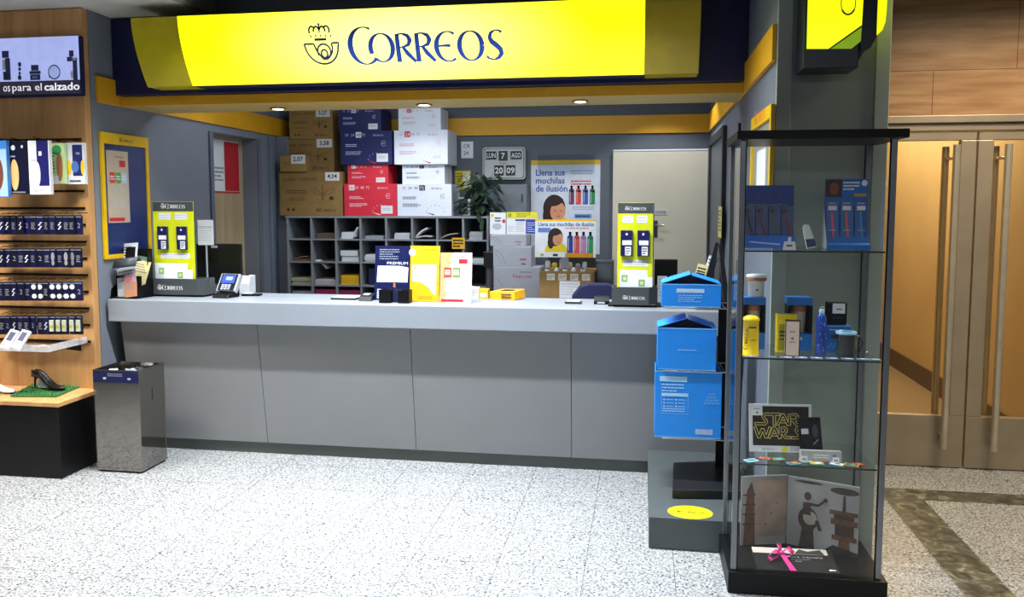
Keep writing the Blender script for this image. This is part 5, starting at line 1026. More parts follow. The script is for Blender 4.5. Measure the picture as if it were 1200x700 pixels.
def blue_box(label, px0, pyt, px1, pyb, ytop, rz, zb, deco, lid=.05):
    a = F(px0, pyt, px1, pyb, BYF); w, h = a[1]-a[0], (a[3]-a[2]); t = thing('postal_box', label, 'box', ((a[0]+a[1])/2, BYF, zb), (0, R(0), R(rz)), 'blue postal boxes'); d = .22
    m = MB(); e = .004; m.box(-w/2, w/2, 0, e, 0, h, CBL); m.box(-w/2, w/2, d-e, d, 0, h, CBL); m.box(-w/2, -w/2+e, e, d-e, 0, h, CBL); m.box(w/2-e, w/2, e, d-e, 0, h, CBL); m.box(-w/2+e, w/2-e, e, d-e, 0, e, CBL)
    m.rect(-w/2, h-.006, w/2, h, -.0006, CBE); m.rect(-w/2, 0, w/2, .005, -.0006, CBE); deco(m, w, h); m.build('carton', t, .0012)
    if lid:
        m = MB(); L_ = d+.005
        # lid propped up: two flaps rising to a ridge
        m.add([(-w/2, 0, h+.003), (-w/2, d, h+.003), (w*.0, d, h+lid), (-w*.02, 0, h+lid)], [(0, 3, 2, 1)], CBL); m.build('lid_flap', t).modifiers.new('s', 'SOLIDIFY').thickness = .003
        m = MB(); m.prism([(-w/2+.004, h), (w/2-.004, h), (w*.04, h+lid*.8), (-w*.02, h+lid*.9)], .05, .053, mat('#0a1830', .6), axis='y'); m.build('lid_gap_shade', t)  # dark sheet across the lid gap, coloured to stand in for the shade inside
        m = MB(); m.add([(w/2, 0, h+.003), (w/2, d, h+.003), (w*.06, d, h+lid*.85), (w*.02, .03, h+lid*.85)], [(0, 1, 2, 3)], CBL); m.build('lid_flap', t).modifiers.new('s', 'SOLIDIFY').thickness = .003
    return t
def d1(m, w, h): m.rect(-w*.25, h*.62, w*.22, h*.8, -.001, mat('#a9d4fa', .5)); m.lines(-w*.22, w*.2, h*.76, h*.66, 1, -.0014, PAPER); m.lines(-w*.22, w*.2, h*.56, h*.2, 4, -.001, mat('#8cc4f8', .5), fill=.4)
def d2(m, w, h): m.lines(-w*.15, w*.18, h*.5, h*.46, 1, -.001, mat('#8cc4f8', .5))
def d3_(m, w, h):
    LBm = mat('#a4d2fb', .5); m.rect(-w*.43, h*.84, -w*.02, h*.92, -.001, LBm); m.lines(-w*.4, -w*.05, h*.82, h*.68, 3, -.001, LBm, fill=.4)
    m.rect(-w*.4, h*.62, w*.0, h*.67, -.001, LBm); m.ribbon([(-w*.4, h*.62), (-w*.4, h*.36), (0, h*.36), (0, h*.62)], .0015, LBm, -.001)
    for i in range(2):
        for j in range(3): m.rect(-w*.37+i*w*.18, h*(.56-.05*j), -w*.35+i*w*.18, h*(.58-.05*j), -.001, PAPER); m.lines(-w*.33+i*w*.18, -w*.22+i*w*.18, h*(.58-.05*j), h*(.56-.05*j), 1, -.001, LBm)
    m.lines(-w*.38, -w*.03, h*.45, h*.38, 2, -.001, LBm, fill=.4)
    for k in range(18): m.rect(w*.12+k*w*.0145, h*.06, w*.12+k*w*.0145+w*.007, h*.14, -.001, PAPER)
    for j in range(4):
        for i in range(6-j): m.rect(w*.24+(i+j*.5)*w*.04, h*(.52+.045*j), w*.24+(i+j*.5)*w*.04+w*.028, h*(.55+.045*j), -.001, mat('#55aaf4', .5))
blue_box('tall blue postal box with printed panels and barcode, lowest on the rack', 767.5, 433, 845.5, 511, 0, 0, zsh[0]+.001, d3_, 0)
blue_box('blue postal box with raised lid, middle one on the rack', 770.5, 381, 839.5, 430.5, 0, 0, zsh[1]+.001, d2, .05)
blue_box('small open blue postal box, topmost on the rack', 775.5, 331, 845, 358, 0, 0, zsh[2]+.001, d1, .05)
# cards leaning in a dark holder above
hh = thing('ticket_holder', 'black wedge shaped holder with cards standing behind the top blue box', 'holder', (P(846, 345, Y=4.5).x, 4.50, TOPZ+.0+.002-.0))
hh.location = (.41, 4.72, TOPZ+.002)
m = MB(); m.prism([(-.10, 0), (-.005, .38), (.012, .38), (-.03, 0)], -.02, .03, mat('#14161a', .4), axis='y'); m.prism([(.05, 0), (.014, .37), (.028, .37), (.09, 0)], -.02, .03, mat('#14161a', .4), axis='y'); m.box(-.11, .09, -.03, .05, 0, .008, BLACK); m.build('frame', hh, .002)
for i, (dx, ang, cl, nm) in enumerate(((-.10, 16, '#e8eaee', 'white card with dark print tilted against the black holder'), (-.14, 14, '#e6dca0', 'cream card tilted in front of the white card'))):
    m = MB(); m.box(-.03, .03, -.002, .002, 0, .30-.05*i, mat(cl, .5)); m.lines(-.024, .024, .285-.05*i, .25-.05*i, 2, -.0026, INK); m.rect(-.024, .15, .024, .2, -.0026, NAVY)
    tag(m.build('leaning_card', None), nm, 'card', (.42+dx+.0, 4.73-.012*i, TOPZ+.012), (0, R(ang), 0))
m = MB(); m.box(-.07, .07, 0, .04, 0, .26, BLACK); m.rect(-.05, .08, .05, .2, -.0006, LGREY) if False else None
tag(m.build('black_stand', None, .002), 'plain black stand beside the right card stand', 'stand', (P(788, 330, Y=5.03).x-.04, 5.04, TOPZ+.001))
m = MB(); m.box(-.028, .028, 0, .004, 0, .16, PAPER); m.lines(-.022, .022, .15, .03, 6, -.0005, LGREY, fill=.3); tag(m.build('white_card', None), 'narrow white card beside the right card stand', 'card', (P(776, 330, Y=5.0).x, 5.0, TOPZ+.002), (R(-5), 0, 0))

# ================================================================== PILLAR SIGN (top right)
ps = thing('projecting_sign', 'backlit yellow box sign with dark case fixed on the pillar', 'sign', (.78, 3.68, 2.17))
m = MB(); m.box(.652, .872, 3.60, 3.77, 2.17, 2.9, mat('#121a2c', .3)); m.prism([(.872, 2.2), (.895, 2.24), (.895, 2.9), (.872, 2.9)], 3.6, 3.77, mat('#0e1424', .3), axis='y'); m.build('case', ps, .004, world=True)
GL = lit_sign('backlit_lime', '#e4f400', '#f8ffa0', 1.2, [(0, .33, .12)]); YF = 3.598
def gp(px, py): p = P(px, py, Y=YF-.004); return (p.x, p.z)
m = MB(); xl, zlo = gp(945.5, 57); c1 = gp(971, 57); c2 = gp(1014.5, 26)
m.prism([(xl, zlo), c1, c2, (c2[0]+.003, 2.88), (xl-.002, 2.88)], YF-.006, YF-.0, GL, axis='y'); m.build('light_panel', ps, world=True)
m = MB(); m.prism([gp(974, 57), gp(998, 57), gp(1014, 44), gp(1014, 29)], YF-.006, YF, mat('#8fb414', .3, 0, .45), axis='y'); m.build('corner_panel', ps, world=True)
m = MB(); a_ = gp(994, 5); 
pts = arc(a_[0], a_[1], .028, .042, 180, 360, 14); m.ribbon([(pts[0][0], pts[0][1]+.05)]+pts+[(pts[-1][0], pts[-1][1]+.05)], [.004]*4+[.008]*9+[.004]*4, mat('#7a5a20', .4), YF-.0075); m.build('horn_emblem', ps, world=True)
b_ = [gp(1014, 0), gp(1014, 60), gp(1020, 56), gp(1027, 44), gp(1028, 0)]
m = MB(); m.prism([(b_[0][0]+.002, 2.88), (b_[1][0]-.02, b_[1][1]), b_[2], b_[3], (b_[4][0]+.004, 2.88)], YF-.008, YF+.16, mat('#0b0f20', .3), axis='y'); m.build('side_fin', ps, .002, world=True)
m = MB(); e_ = [gp(1029.5, 0), gp(1029, 40), gp(1034, 35), gp(1037.5, 26), gp(1039, 12), gp(1040, 0)]
m.prism([(e_[0][0]+.006, 2.88)]+e_[1:5]+[(e_[5][0]+.004, 2.88)], YF-.004, YF+.12, mat('#dff000', .3, 0, 1.1), axis='y'); m.build('side_light', ps, world=True)

# ================================================================== INSIDE THE GLASS CABINET
S1, S2, S3 = [s+.001 for s in SH]; S4 = .0945
def cab(px, Y): return P(px, 400, Y=Y).x
DB = mat('#0e3a86', .4); MB_ = mat('#1762b0', .4); DBL = mat('#0c2450', .4)
def strip_pack(m, x, z, w, h, cl, y, T=None):
    m.box(x-w/2, x+w/2, y-.006, y, z, z+h, mat('#15539c', .3), T=T); m.rect(x-w*.34, z+h*.78, x+w*.34, z+h*.88, y-.0065, PAPER, T=T); m.lines(x-w*.3, x+w*.3, z+h*.97, z+h*.91, 1, y-.0065, LGREY, T=T)
    m.ribbon([(x-w*.06, z+h*.74), (x, z+h*.4), (x+w*.08, z+h*.12)], [w*.16, w*.2, w*.16], cl, y-.0068, T=T); m.rect(x-w*.3, z+h*.30, x+w*.3, z+h*.32, y-.007, LGREY, T=T)
def wrist(label, px0, px1, py0, Y, dark, picture, strips):
    xa, xb = P(px0, 240, Y=Y).x, P(px1, 240, Y=Y).x; h = P((px0+px1)/2, py0, Y=Y).z-S1; w = xb-xa
    t = thing('card_display', label, 'display', ((xa+xb)/2, Y, S1)); bm = DB if dark else MB_
    m = MB(); m.prism([(-.03, 0), (.06, 0), (.06, h*.2), (.045, h), (.038, h), (.03, h*.35), (.0, h*.08), (-.03, h*.06)], -w/2, w/2, bm, axis='x'); m.prism([(-.03, 0), (.06, 0), (.038, h*.55)], -w/2-.004, -w/2, mat('#9aa4ac', .4) if not dark else bm, axis='x'); m.build('holder', t, .001)
    T = Matrix.Translation((0, .012, .02)) @ Matrix.Rotation(R(-8), 4, 'X')
    m = MB()
    if picture:
        Tp = Matrix.Translation((0, .0345, 0)); m.rect(-w/2, h*.74, -w*.12, h*.99, -.0012, mat('#3a1c12', .5), T=Tp); m.disc(-w*.3, h*.86, w*.11, h*.09, -.0018, mat('#7a4630', .6), 18, T=Tp); m.rect(-w*.12, h*.74, w/2, h*.99, -.0012, MB_, T=Tp); m.lines(-w*.09, w*.3, h*.97, h*.83, 3, -.0018, PAPER, T=Tp); m.rect(w*.16, h*.75, w*.46, h*.79, -.0018, AMB, T=Tp); m.disc(w*.4, h*.94, w*.07, h*.045, -.0018, PAPER, T=Tp)
    else:
        Tp = Matrix.Translation((0, .0345, 0)); m.lines(-w*.4, w*.4, h*.72, h*.66, 1, -.0015, GREYTXT, fill=.3, T=Tp)
        for k in range(3): m.disc(-w*.2+k*w*.22, h*.84, .006, .004, -.0015, mat('#8a3a2c', .5), 8, T=Tp)
    m.build('header_card', t)
    for k, cl in enumerate(strips):
        n = len(strips); x = -w*.5+w*(k+.5)/n+(.0 if picture else .0); m = MB()
        if picture: strip_pack(m, x, .0, w/n*.86, h*.62, cl, 0, T)
        else: m.ribbon([(x-.012, h*.5), (x, h*.3), (x+.02, h*.05)], [.006, .01, .007], cl, -.004, T=T); m.disc(x-.012, h*.52, .01, .009, -.0045, mat('#101418', .4), 12, T=T); m.box(x-w/n*.46, x+w/n*.46, -.003, -.001, .0, h*.6, mat('#0d3070', .3), T=T)
        m.build('wristband_pack', t)
    if not dark: return
    m = MB(); m.box(-w/2, w*.48, -.036, -.032, .0, h*.2, mat('#2c62c0', .4)); m.ribbon([(-w*.4, h*.1), (w*.2, h*.06)], .006, mat('#9ab4e0', .5), -.0365); m.build('front_strip', t)
wrist('dark blue wristband display at the left of the top cabinet shelf', 872, 932, 217, 3.58, True, False, [mat('#16202c', .4), mat('#7a2030', .4), mat('#2a7040', .4), mat('#8a2838', .4)])
wrist('bright blue wristband display with face picture at the right of the top cabinet shelf', 969, 1020, 209.5, 3.55, False, True, [mat('#d8486a', .4), mat('#c86a4a', .4), mat('#4a84c4', .4)])
m = MB(); Tf = Matrix.Rotation(R(-12), 4, 'Y')
m.prism([(-.016, 0), (.022, 0), (.014, .065), (.008, .095), (-.006, .1), (-.016, .09), (-.018, .06)], -.006, .006, WHITE, axis='y', T=Tf); m.prism([(-.0155, .004), (.0215, .004), (.018, .035), (-.0165, .04)], -.0065, -.006, mat('#33406a', .4), axis='y', T=Tf); m.disc(-.004, .085, .013, .014, -.008, PAPER, 12, T=Tf)
o = tag(m.build('white_tag', None), 'white card figure leaning beside the dark blue wristband display', 'card', (cab(947, 3.47)-.0, 3.47, S1+.006), (0, 0, 0))
m = MB(); m.prism([(-.026, 0), (.026, 0), (.02, .034), (-.02, .034)], -.001, .001, WHITE, axis='y'); m.lines(-.012, .012, .025, .01, 1, -.0015, INK); m.rect(-.006, .034, .006, .052, 0, PAPER)
tag(m.build('price_card', None), 'small white price card at the front of the top cabinet shelf', 'price card', (cab(922, 3.40), 3.40, S1+.0005))

# second shelf
def figure_box(px0, px1, py0, Y, base, z): xa, xb = P(px0, 380, Y=Y).x, P(px1, 380, Y=Y).x; return (xa+xb)/2, xb-xa, P((px0+px1)/2, py0, Y=Y).z-z
x, w, h = figure_box(870.5, 890, 369.5, 3.42, None, S2)
t = thing('post_box_model', 'yellow model post box at the front left of the second cabinet shelf', 'model post box', (x, 3.42, S2)); r_ = w/2*.95
m = MB(); m.lathe([(r_*1.08, 0), (r_*1.08, .006), (r_, .008), (r_, h*.86), (r_*1.1, h*.87), (r_*1.1, h*.9), (r_*.95, h*.95), (r_*.6, h*.985), (.001, h)], mat('#e8c400', .35)); m.build('body', t)
m = MB(); m.box(-.2*w, .25*w, -r_-.002, -r_+.004, h*.70, h*.725, BLACK); Tv = Matrix.Translation((-w*.24, -r_-.0015, h*.18)) @ Matrix.Rotation(R(-90), 4, 'Y'); wordmark(m, 0, 0, h*.5, NAVY, 0, T=Tv); m.lines(-.05*w, .3*w, h*.42, h*.39, 1, -r_-.002, INK); m.build('slot', t)
def drum(label, px0, px1, py0, py1, Y, z, on=None):
    x, w, h = figure_box(px0, px1, py0, Y, None, z); t = thing('drum_mug', label, 'mug', (x, Y, z)); r_ = w/2
    m = MB(); m.lathe([(r_*.72, 0), (r_*.78, .004), (r_*.82, h*.7), (r_*.86, h*.72)], mat('#b9bcc0', .4)); m.rect(-.005, h*.3, .005, h*.36, -r_*.84, INK); m.build('cup', t)
    m = MB(); m.lathe([(r_, h*.73), (r_*1.0, h*.86), (r_*.98, h*.87)], mat('#8a5a3c', .5)); m.build('band', t); m = MB(); m.lathe([(r_*1.0, h*.872), (r_*1.02, h*.94), (r_*.9, h)], mat('#c9ccd0', .3)); m.build('lid', t); return h
def open_box(label, px0, px1, py0, Y, z, inner=True):
    x, w, h = figure_box(px0, px1, py0, Y, None, z); t = thing('gift_box', label, 'box', (x, Y, z)); m = MB(); e = w*.12
    m.box(-w/2, w/2, 0, w*.85, h*.86, h, MB_); m.box(-w/2, w/2, 0, w*.85, 0, h*.32, MB_); m.box(-w/2, -w/2+e, .0, w*.85, h*.32, h*.86, INK); m.box(w/2-e, w/2, 0, w*.85, h*.32, h*.86, INK); m.box(-w/2+e, w/2-e, w*.8, w*.85, h*.32, h*.86, mat('#3a2418', .5)); m.rect(-w*.4, h*.2, w*.1, h*.26, -.0005, LGREY); m.build('carton', t, .0008)
    m = MB(); m.lathe([(w*.25, h*.325), (w*.3, h*.7), (w*.34, h*.84)], mat('#9a9488', .4), (0, w*.42)); m.lathe([(w*.345, h*.74), (w*.35, h*.85)], mat('#8a5238', .5), (0, w*.42)); m.build('cup', t)
    return h
zb2 = P(885, 350, Y=3.6).z
hb = open_box('blue window box under the pale cup at the left back of the second cabinet shelf', 871, 897, 349, 3.56, S2)
drum('pale cup with brown band standing on the blue window box', 873, 897, 321.5, 350, 3.60, S2+hb+.001)
open_box('blue window box with a cup behind the yellow box', 923, 952, 349.5, 3.56, S2)
x, w, h = figure_box(910.5, 934, 369, 3.50, None, S2); t = thing('product_box', 'yellow and olive box in the middle of the second cabinet shelf', 'box', (x, 3.5, S2)); m = MB(); m.box(-w/2, w/2, 0, .045, 0, h, mat('#c8b80c', .4)); m.rect(-w*.4, h*.06, w*.0, h*.75, -.0006, mat('#8a8a1c', .4)); m.lines(-w*.35, -w*.05, h*.6, h*.3, 3, -.001, INK); m.box(-w/2+.002, w/2-.002, .002, .043, h, h+.0008, mat('#6a5a14', .5)); m.build('carton', t, .001)
x, w, h = figure_box(920.5, 938, 377, 3.44, None, S2); t = thing('product_box', 'small cream box with black edges in front of the yellow and olive box', 'box', (x, 3.44, S2), (0, 0, R(-8))); m = MB(); m.box(-w/2, w/2, 0, .03, 0, h, mat('#d8c0b0', .5)); m.rect(-w/2, 0, -w/2+.004, h, -.0005, INK); m.rect(w/2-.004, 0, w/2, h, -.0005, INK); m.lines(-w*.2, w*.2, h*.74, h*.66, 1, -.0005, GREYTXT); m.disc(0, h*.5, .006, .006, -.0005, mat('#8a6a5a', .5), 12); m.lines(-w*.2, w*.2, h*.42, h*.36, 1, -.0005, GREYTXT); m.box(-w/2, w/2, 0, .03, h, h+.004, INK); m.build('carton', t, .0008)
# bottle
x, w, h = figure_box(955, 970, 359.5, 3.48, None, S2); t = thing('drink_bottle', 'blue speckled metal drinking bottle on the second cabinet shelf', 'bottle', (x, 3.48, S2)); r_ = w/2*.8
m = MB(); m.lathe([(r_*.9, 0), (r_, .004), (r_, h*.74), (r_*.8, h*.82), (r_*.45, h*.86)], mat('#123f9a', .3, 0)); rr = random.Random(3)
for k in range(26): a = rr.uniform(-1.2, 1.2)-PI/2; z = rr.uniform(.05, .7)*h; cx_, cy_ = (r_+.0006)*math.cos(a), (r_+.0006)*math.sin(a); m.add([(cx_-.0012, cy_, z), (cx_+.0012, cy_, z), (cx_+.0012, cy_, z+.003), (cx_-.0012, cy_, z+.003)], [(0, 1, 2, 3)], PAPER if k % 3 else RED)
m.build('body', t); m = MB(); m.lathe([(r_*.5, h*.862), (r_*.55, h*.93), (r_*.3, h*.95)], mat('#8ac0d8', .3)); m.tube([(-.008, 0, h*.93), (-.006, 0, h*.98), (.003, 0, h), (.010, 0, h*.97), (.011, 0, h*.93)], .0018, LGREY, 6); m.build('cap', t)
x, w, h = figure_box(969, 998, 382, 3.53, None, S2); zt_ = S2+h; t = thing('gift_box', 'blue box under the black box on the second cabinet shelf', 'box', (x, 3.53, S2)); m = MB(); m.box(-w/2, w/2, 0, .07, 0, h, MB_); m.lines(-w*.4, -w*.05, h*.9, h*.8, 1, -.0006, LGREY); m.rect(-w/2, h*.96, w/2, h, -.0005, mat('#4a90d0', .4))
for k in range(8): m.disc(-w*.4+k*.006, h*.2+(k % 3)*.008, .0025, .0025, -.0006, LGREY, 8)
m.build('carton', t, .0008)
x, w, h = figure_box(969.5, 992, 355.5, 3.55, None, zt_+.001); t = thing('gift_box', 'black box with a white price tag stacked on the blue box', 'box', (x, 3.55, zt_+.0015)); m = MB(); m.box(-w/2, w/2, 0, .05, 0, h, INK); m.rect(-w*.25, h*.52, w*.4, h*.98, -.0006, PAPER); m.lines(-w*.05, w*.25, h*.78, h*.66, 1, -.001, INK)
for k in range(5): m.disc(-w*.2+k*.008, h*.3+(k % 2)*.006, .0018, .0018, -.0006, BLUE, 8)
m.build('carton', t, .0008)
# black mug tilted
x, w, h = figure_box(980, 1004, 388.5, 3.44, None, S2); t = thing('mug', 'black mug with a blue rim on the second cabinet shelf', 'mug', (x, 3.44, S2)); r_ = w/2
m = MB(); m.lathe([(r_*.8, 0), (r_*.86, .004), (r_*.9, h*.85), (r_, h*.9)], mat('#1b1d1c', .35)); m.box(-r_*1.5, -r_*.8, -.006, .006, h*.72, h*.86, mat('#1b1d1c', .35)); m.build('body', t); m = MB(); m.lathe([(r_, h*.902), (r_*1.02, h), (r_*.9, h*1.0), (r_*.86, h*.93)], mat('#7aa8c4', .3)); m.build('rim', t)
m = MB(); m.tube([(r_*.88, 0, h*.8), (r_*1.35, 0, h*.82), (r_*1.65, 0, h*.55), (r_*1.35, 0, h*.22), (r_*.84, 0, h*.2)], .003, mat('#1b1d1c', .35), 8); m.build('handle', t)
m = MB(); m.lathe([(.001, 0), (.005, .002), (.0055, .006), (.003, .010), (.001, .011)], mat('#9aa0a4', .2, .9), n=12); m.box(-.003, .003, -.001, .001, -.004, .0, STEEL); tag(m.build('metal_charm', None), 'tiny silver ball ornament right of the black mug', 'ornament', (cab(1016, 3.50), 3.50, S2+.0045))
for i, px in enumerate((880, 903, 921, 939, 957, 975, 993, 1011, 1024)):
    m = MB(); m.box(-.022, .022, -.012, .012, 0, .0015, mat('#7f9cd0', .4)); m.disc(0, 0, .009, .006, -.0022, PAPER, 10, T=Matrix.Rotation(R(-90), 4, 'X')); m.rect(-.018, -.008, .004, .004, -.0019, mat('#283c84', .4), T=Matrix.Rotation(R(-90), 4, 'X'))
    tag(m.build('stamp_card', None), f'small blue stamp card lying along the front of the second cabinet shelf, {["leftmost", "second", "third", "fourth", "fifth", "sixth", "seventh", "eighth", "rightmost"][i]} of nine', 'stamp card', (P(px, 418, Y=3.385).x, 3.385, S2+.0005+(.0002*i)), (0, 0, R(random.uniform(-8, 8))), 'stamp cards on the second shelf')

# third shelf: framed lettering card
xa, xb = P(878, 500, Y=3.56).x, P(951, 500, Y=3.56).x; h = P(914, 469, Y=3.58).z-P(914, 525, Y=3.56).z; w = xb-xa
t = thing('framed_card', 'white framed black card with gold outlined lettering on the third cabinet shelf', 'framed card', ((xa+xb)/2, 3.53, S3+.002), (R(-7), R(-1.2), 0))
m = MB(); m.box(-w/2, w/2, 0, .006, 0, h, WHITE); m.build('frame', t, .001)
m = MB(); m.rect(-w*.445, h*.135, w*.455, h*.955, -.0006, mat('#141210', .4)); m.rect(-w*.47, h*.76, -w*.285, h*.98, -.001, PAPER); m.lines(-w*.43, -w*.32, h*.92, h*.88, 1, -.0014, GREYTXT); m.disc(-w*.37, h*.82, .005, .005, -.0014, GREYTXT, 10)
post_logo(m, -w*.3, h*.045, w*.2, GREYTXT, -.001); m.rect(w*.02, h*.02, w*.12, h*.12, -.001, mat('#c8c81c', .5)); m.lines(w*.15, w*.35, h*.12, h*.03, 3, -.001, GREYTXT)
def LL(x, z, u, v): return lambda pts: [(x+a*u, z+b*v) for a, b in pts]
def block(strokes, x, z, u, v, lw):
    for (wd, mt, y) in ((lw, GOLD, -.0012), (lw*.62, mat('#141210', .4), -.0016)):
        for pts in strokes:
            q = [(x+a*u, z+b*v) for a, b in pts]; e = (lw-wd)/2
            # shorten ends of the inner stroke
            if wd != lw:
                d = Vector((q[1][0]-q[0][0], q[1][1]-q[0][1])).normalized()*e; q[0] = (q[0][0]+d.x, q[0][1]+d.y)
                d = Vector((q[-2][0]-q[-1][0], q[-2][1]-q[-1][1])).normalized()*e; q[-1] = (q[-1][0]+d.x, q[-1][1]+d.y)
            m.ribbon(q, [wd]*len(q), mt, y)
Sx = [[(-.9, .1), (.45, .1), (.62, .22), (.6, .38), (.35, .52), (.2, .66), (.28, .85), (.5, .9), (1.3, .9)]]
Tx = [[(.0, .9), (1.0, .9)], [(.5, .92), (.5, .0)]]
Ax = [[(0, 0), (.42, .96)], [(.42, .96), (.84, 0)], [(.2, .3), (.64, .3)]]
Rx = [[(.1, 0), (.1, .9), (.55, .9), (.7, .76), (.68, .56), (.5, .45), (.15, .45)], [(.35, .45), (.6, .1), (1.1, .1)]]
Wx = [[(0, .95), (.26, .02)], [(.26, .02), (.5, .8)], [(.5, .8), (.74, .02)], [(.74, .02), (1.0, .95)]]
S2x = [[(-.55, .1), (.35, .1), (.55, .25), (.5, .42), (.25, .55), (.15, .7), (.22, .85), (.4, .9), (.75, .9)]]
u, v, lw = w*.19, h*.255, w*.048
block(Sx, -w*.30, h*.56, u*.66, v, lw); block(Tx, -w*.19, h*.56, u, v, lw); block(Ax, -w*.045, h*.56, u*1.1, v, lw); block(Rx, w*.125, h*.56, u*1.15, v, lw)
block(Wx, -w*.41, h*.285, u*1.3, v, lw); block(Ax, -w*.185, h*.285, u*1.1, v, lw); block(Rx, -w*.02, h*.285, u*.85, v, lw); block(S2x, w*.235, h*.285, u*.62, v, lw)
m.build('picture', t)
x, w, h = figure_box(942, 968, 488, 3.50, None, S3); t = thing('gift_box', 'small black tilted box right of the gold lettering card', 'box', (x, 3.47, S3+.006), (R(-10), R(-5), R(-4))); m = MB(); m.box(-w/2, w/2, 0, .03, 0, h*.94, INK); m.rect(-w*.4, h*.55, -w*.08, h*.68, -.0006, LGREY); m.disc(w*.22, h*.62, w*.13, h*.16, -.0006, mat('#2b2b2e', .3), 18); m.ribbon([(w*.1, h*.3), (w*.34, h*.42)], .004, GREYTXT, -.0008); m.build('carton', t, .0008)
def pcase(label, px0, px1, py0, py1, Y, rz, dz=0):
    x = P((px0+px1)/2, 515, Y=Y).x; w = P(px1, 515, Y=Y).x-P(px0, 515, Y=Y).x; t = thing('coin_case', label, 'case', (x, Y, S3+.001+dz), (0, 0, R(rz))); m = MB(); m.prism([(-.02, 0), (.02, 0), (.016, .04), (-.012, .045)], -w/2, w/2, mat('#a8aaac', .3, .2), axis='x'); m.build('case', t, .002)
    T = Matrix.Translation((0, -.0165, .022)) @ Matrix.Rotation(R(-10), 4, 'X'); m = MB(); m.lines(-w*.2, w*.2, .01, -.01, 2, -.001, PAPER, T=T); m.disc(-w*.36, .004, .008, .008, -.001, LGREY, 12, T=T); m.disc(w*.32, .004, .008, .008, -.001, GREYTXT, 12, T=T); m.build('print', t)
pcase('wide silver blister case with pale print in front of the small black box', 938, 986, 510, 524, 3.445, 2)
for i, (px, rz, nm) in enumerate(((943, 4, 'left'), (980, -6, 'right'))):
    m = MB(); m.prism([(-.014, 0), (.014, 0), (.012, .026), (-.012, .026)], -.001, .001, WHITE, axis='y'); m.lines(-.008, .008, .018, .01, 1, -.0014, INK); tag(m.build('price_card', None), f'small white price card before the silver case on the third shelf, {nm} one', 'price card', (P(px, 530, Y=3.405).x, 3.405, S3+.001), (R(-8), 0, R(rz)), 'price cards on the third shelf')
cl3 = [('#c9ccd0', 'white and black'), ('#3a3d3c', 'dark grey'), ('#7a3a2c', 'brown red'), ('#2a9ab0', 'turquoise'), ('#c86a3c', 'orange'), ('#3f8f6a', 'green'), ('#8a3028', 'dark red'), ('#55b0d0', 'pale blue'), ('#b88a30', 'gold'), ('#5a1c1c', 'maroon')]
for i, (px, Y, rz) in enumerate(((880, 3.40, 30), (896, 3.43, -20), (912, 3.42, 14), (930, 3.39, 25), (944, 3.43, -10), (957, 3.39, 8), (970, 3.43, 12), (981, 3.40, -24), (998, 3.39, -24), (1006, 3.42, -18))):
    m = MB(); m.box(-.027, .027, -.018, .018, 0, .0012, mat(cl3[i][0], .4)); T = Matrix.Rotation(R(-90), 4, 'X'); m.rect(-.022, -.013, .022, .013, -.0016, mat(cl3[(i+3) % 10][0], .4), T=T); m.disc(.004, 0, .012, .008, -.0019, mat(cl3[(i+5) % 10][0], .4), 12, T=T)
    tag(m.build('stamp_card', None), f'{cl3[i][1]} picture card lying in the fan on the third cabinet shelf', 'stamp card', (P(px, 540, Y=Y).x, Y, S3+.0006+.0022*(i % 3)+.0004*i*0), (0, 0, R(rz)), 'picture cards on the third shelf')

# bottom: folding picture panels and a gift book
zt = P(905, 556.5, Y=3.62).z; xA, xM, xBq = P(866, 560, Y=3.60).x+.012, P(923, 560, Y=3.66).x, P(1004, 575, Y=3.60).x
t = thing('picture_backdrop', 'folding grey photo backdrop with tower and statue in the bottom of the glass cabinet', 'photo backdrop', (xM, 3.66, S4)); h = zt-S4
SKY = mat('#8f8d8c', .6, noise=.12, scale=9); GND = mat('#8d7a6c', .6, noise=.2, scale=12); STN = mat('#5a3c2a', .7, noise=.3, scale=40); BZ2 = mat('#3a2a22', .6, noise=.3, scale=40)
def panel(x0, y0, x1, y1, bg, fn, hh):
    L_ = math.hypot(x1-x0, y1-y0); a = math.atan2(y1-y0, x1-x0); T = Matrix.Translation((x0, y0, 0)) @ Matrix.Rotation(a, 4, 'Z'); m = MB(T); m.box(0, L_, 0, .004, 0, hh, bg); m.rect(0, hh-.004, L_, hh, -.0006, LGREY); fn(m, L_, hh); m.build('picture_panel', t)
def left_pic(m, w, h):
    m.rect(w*.28, h*.12, w, h*.95, -.001, GND); tw = w*.14; m.poly([(w*.06, 0), (w*.32, 0), (w*.28, h*.78), (w*.22, h*.92), (w*.12, h*.78)], -.0014, STN)
    for k in range(4): m.rect(w*.04, h*(.3+.14*k), w*.32, h*(.32+.14*k), -.0018, BZ2)
    for k in range(3): m.disc(w*(.55+.12*k), h*(.3+.15*k), .006, .003, -.0014, STN, 8)
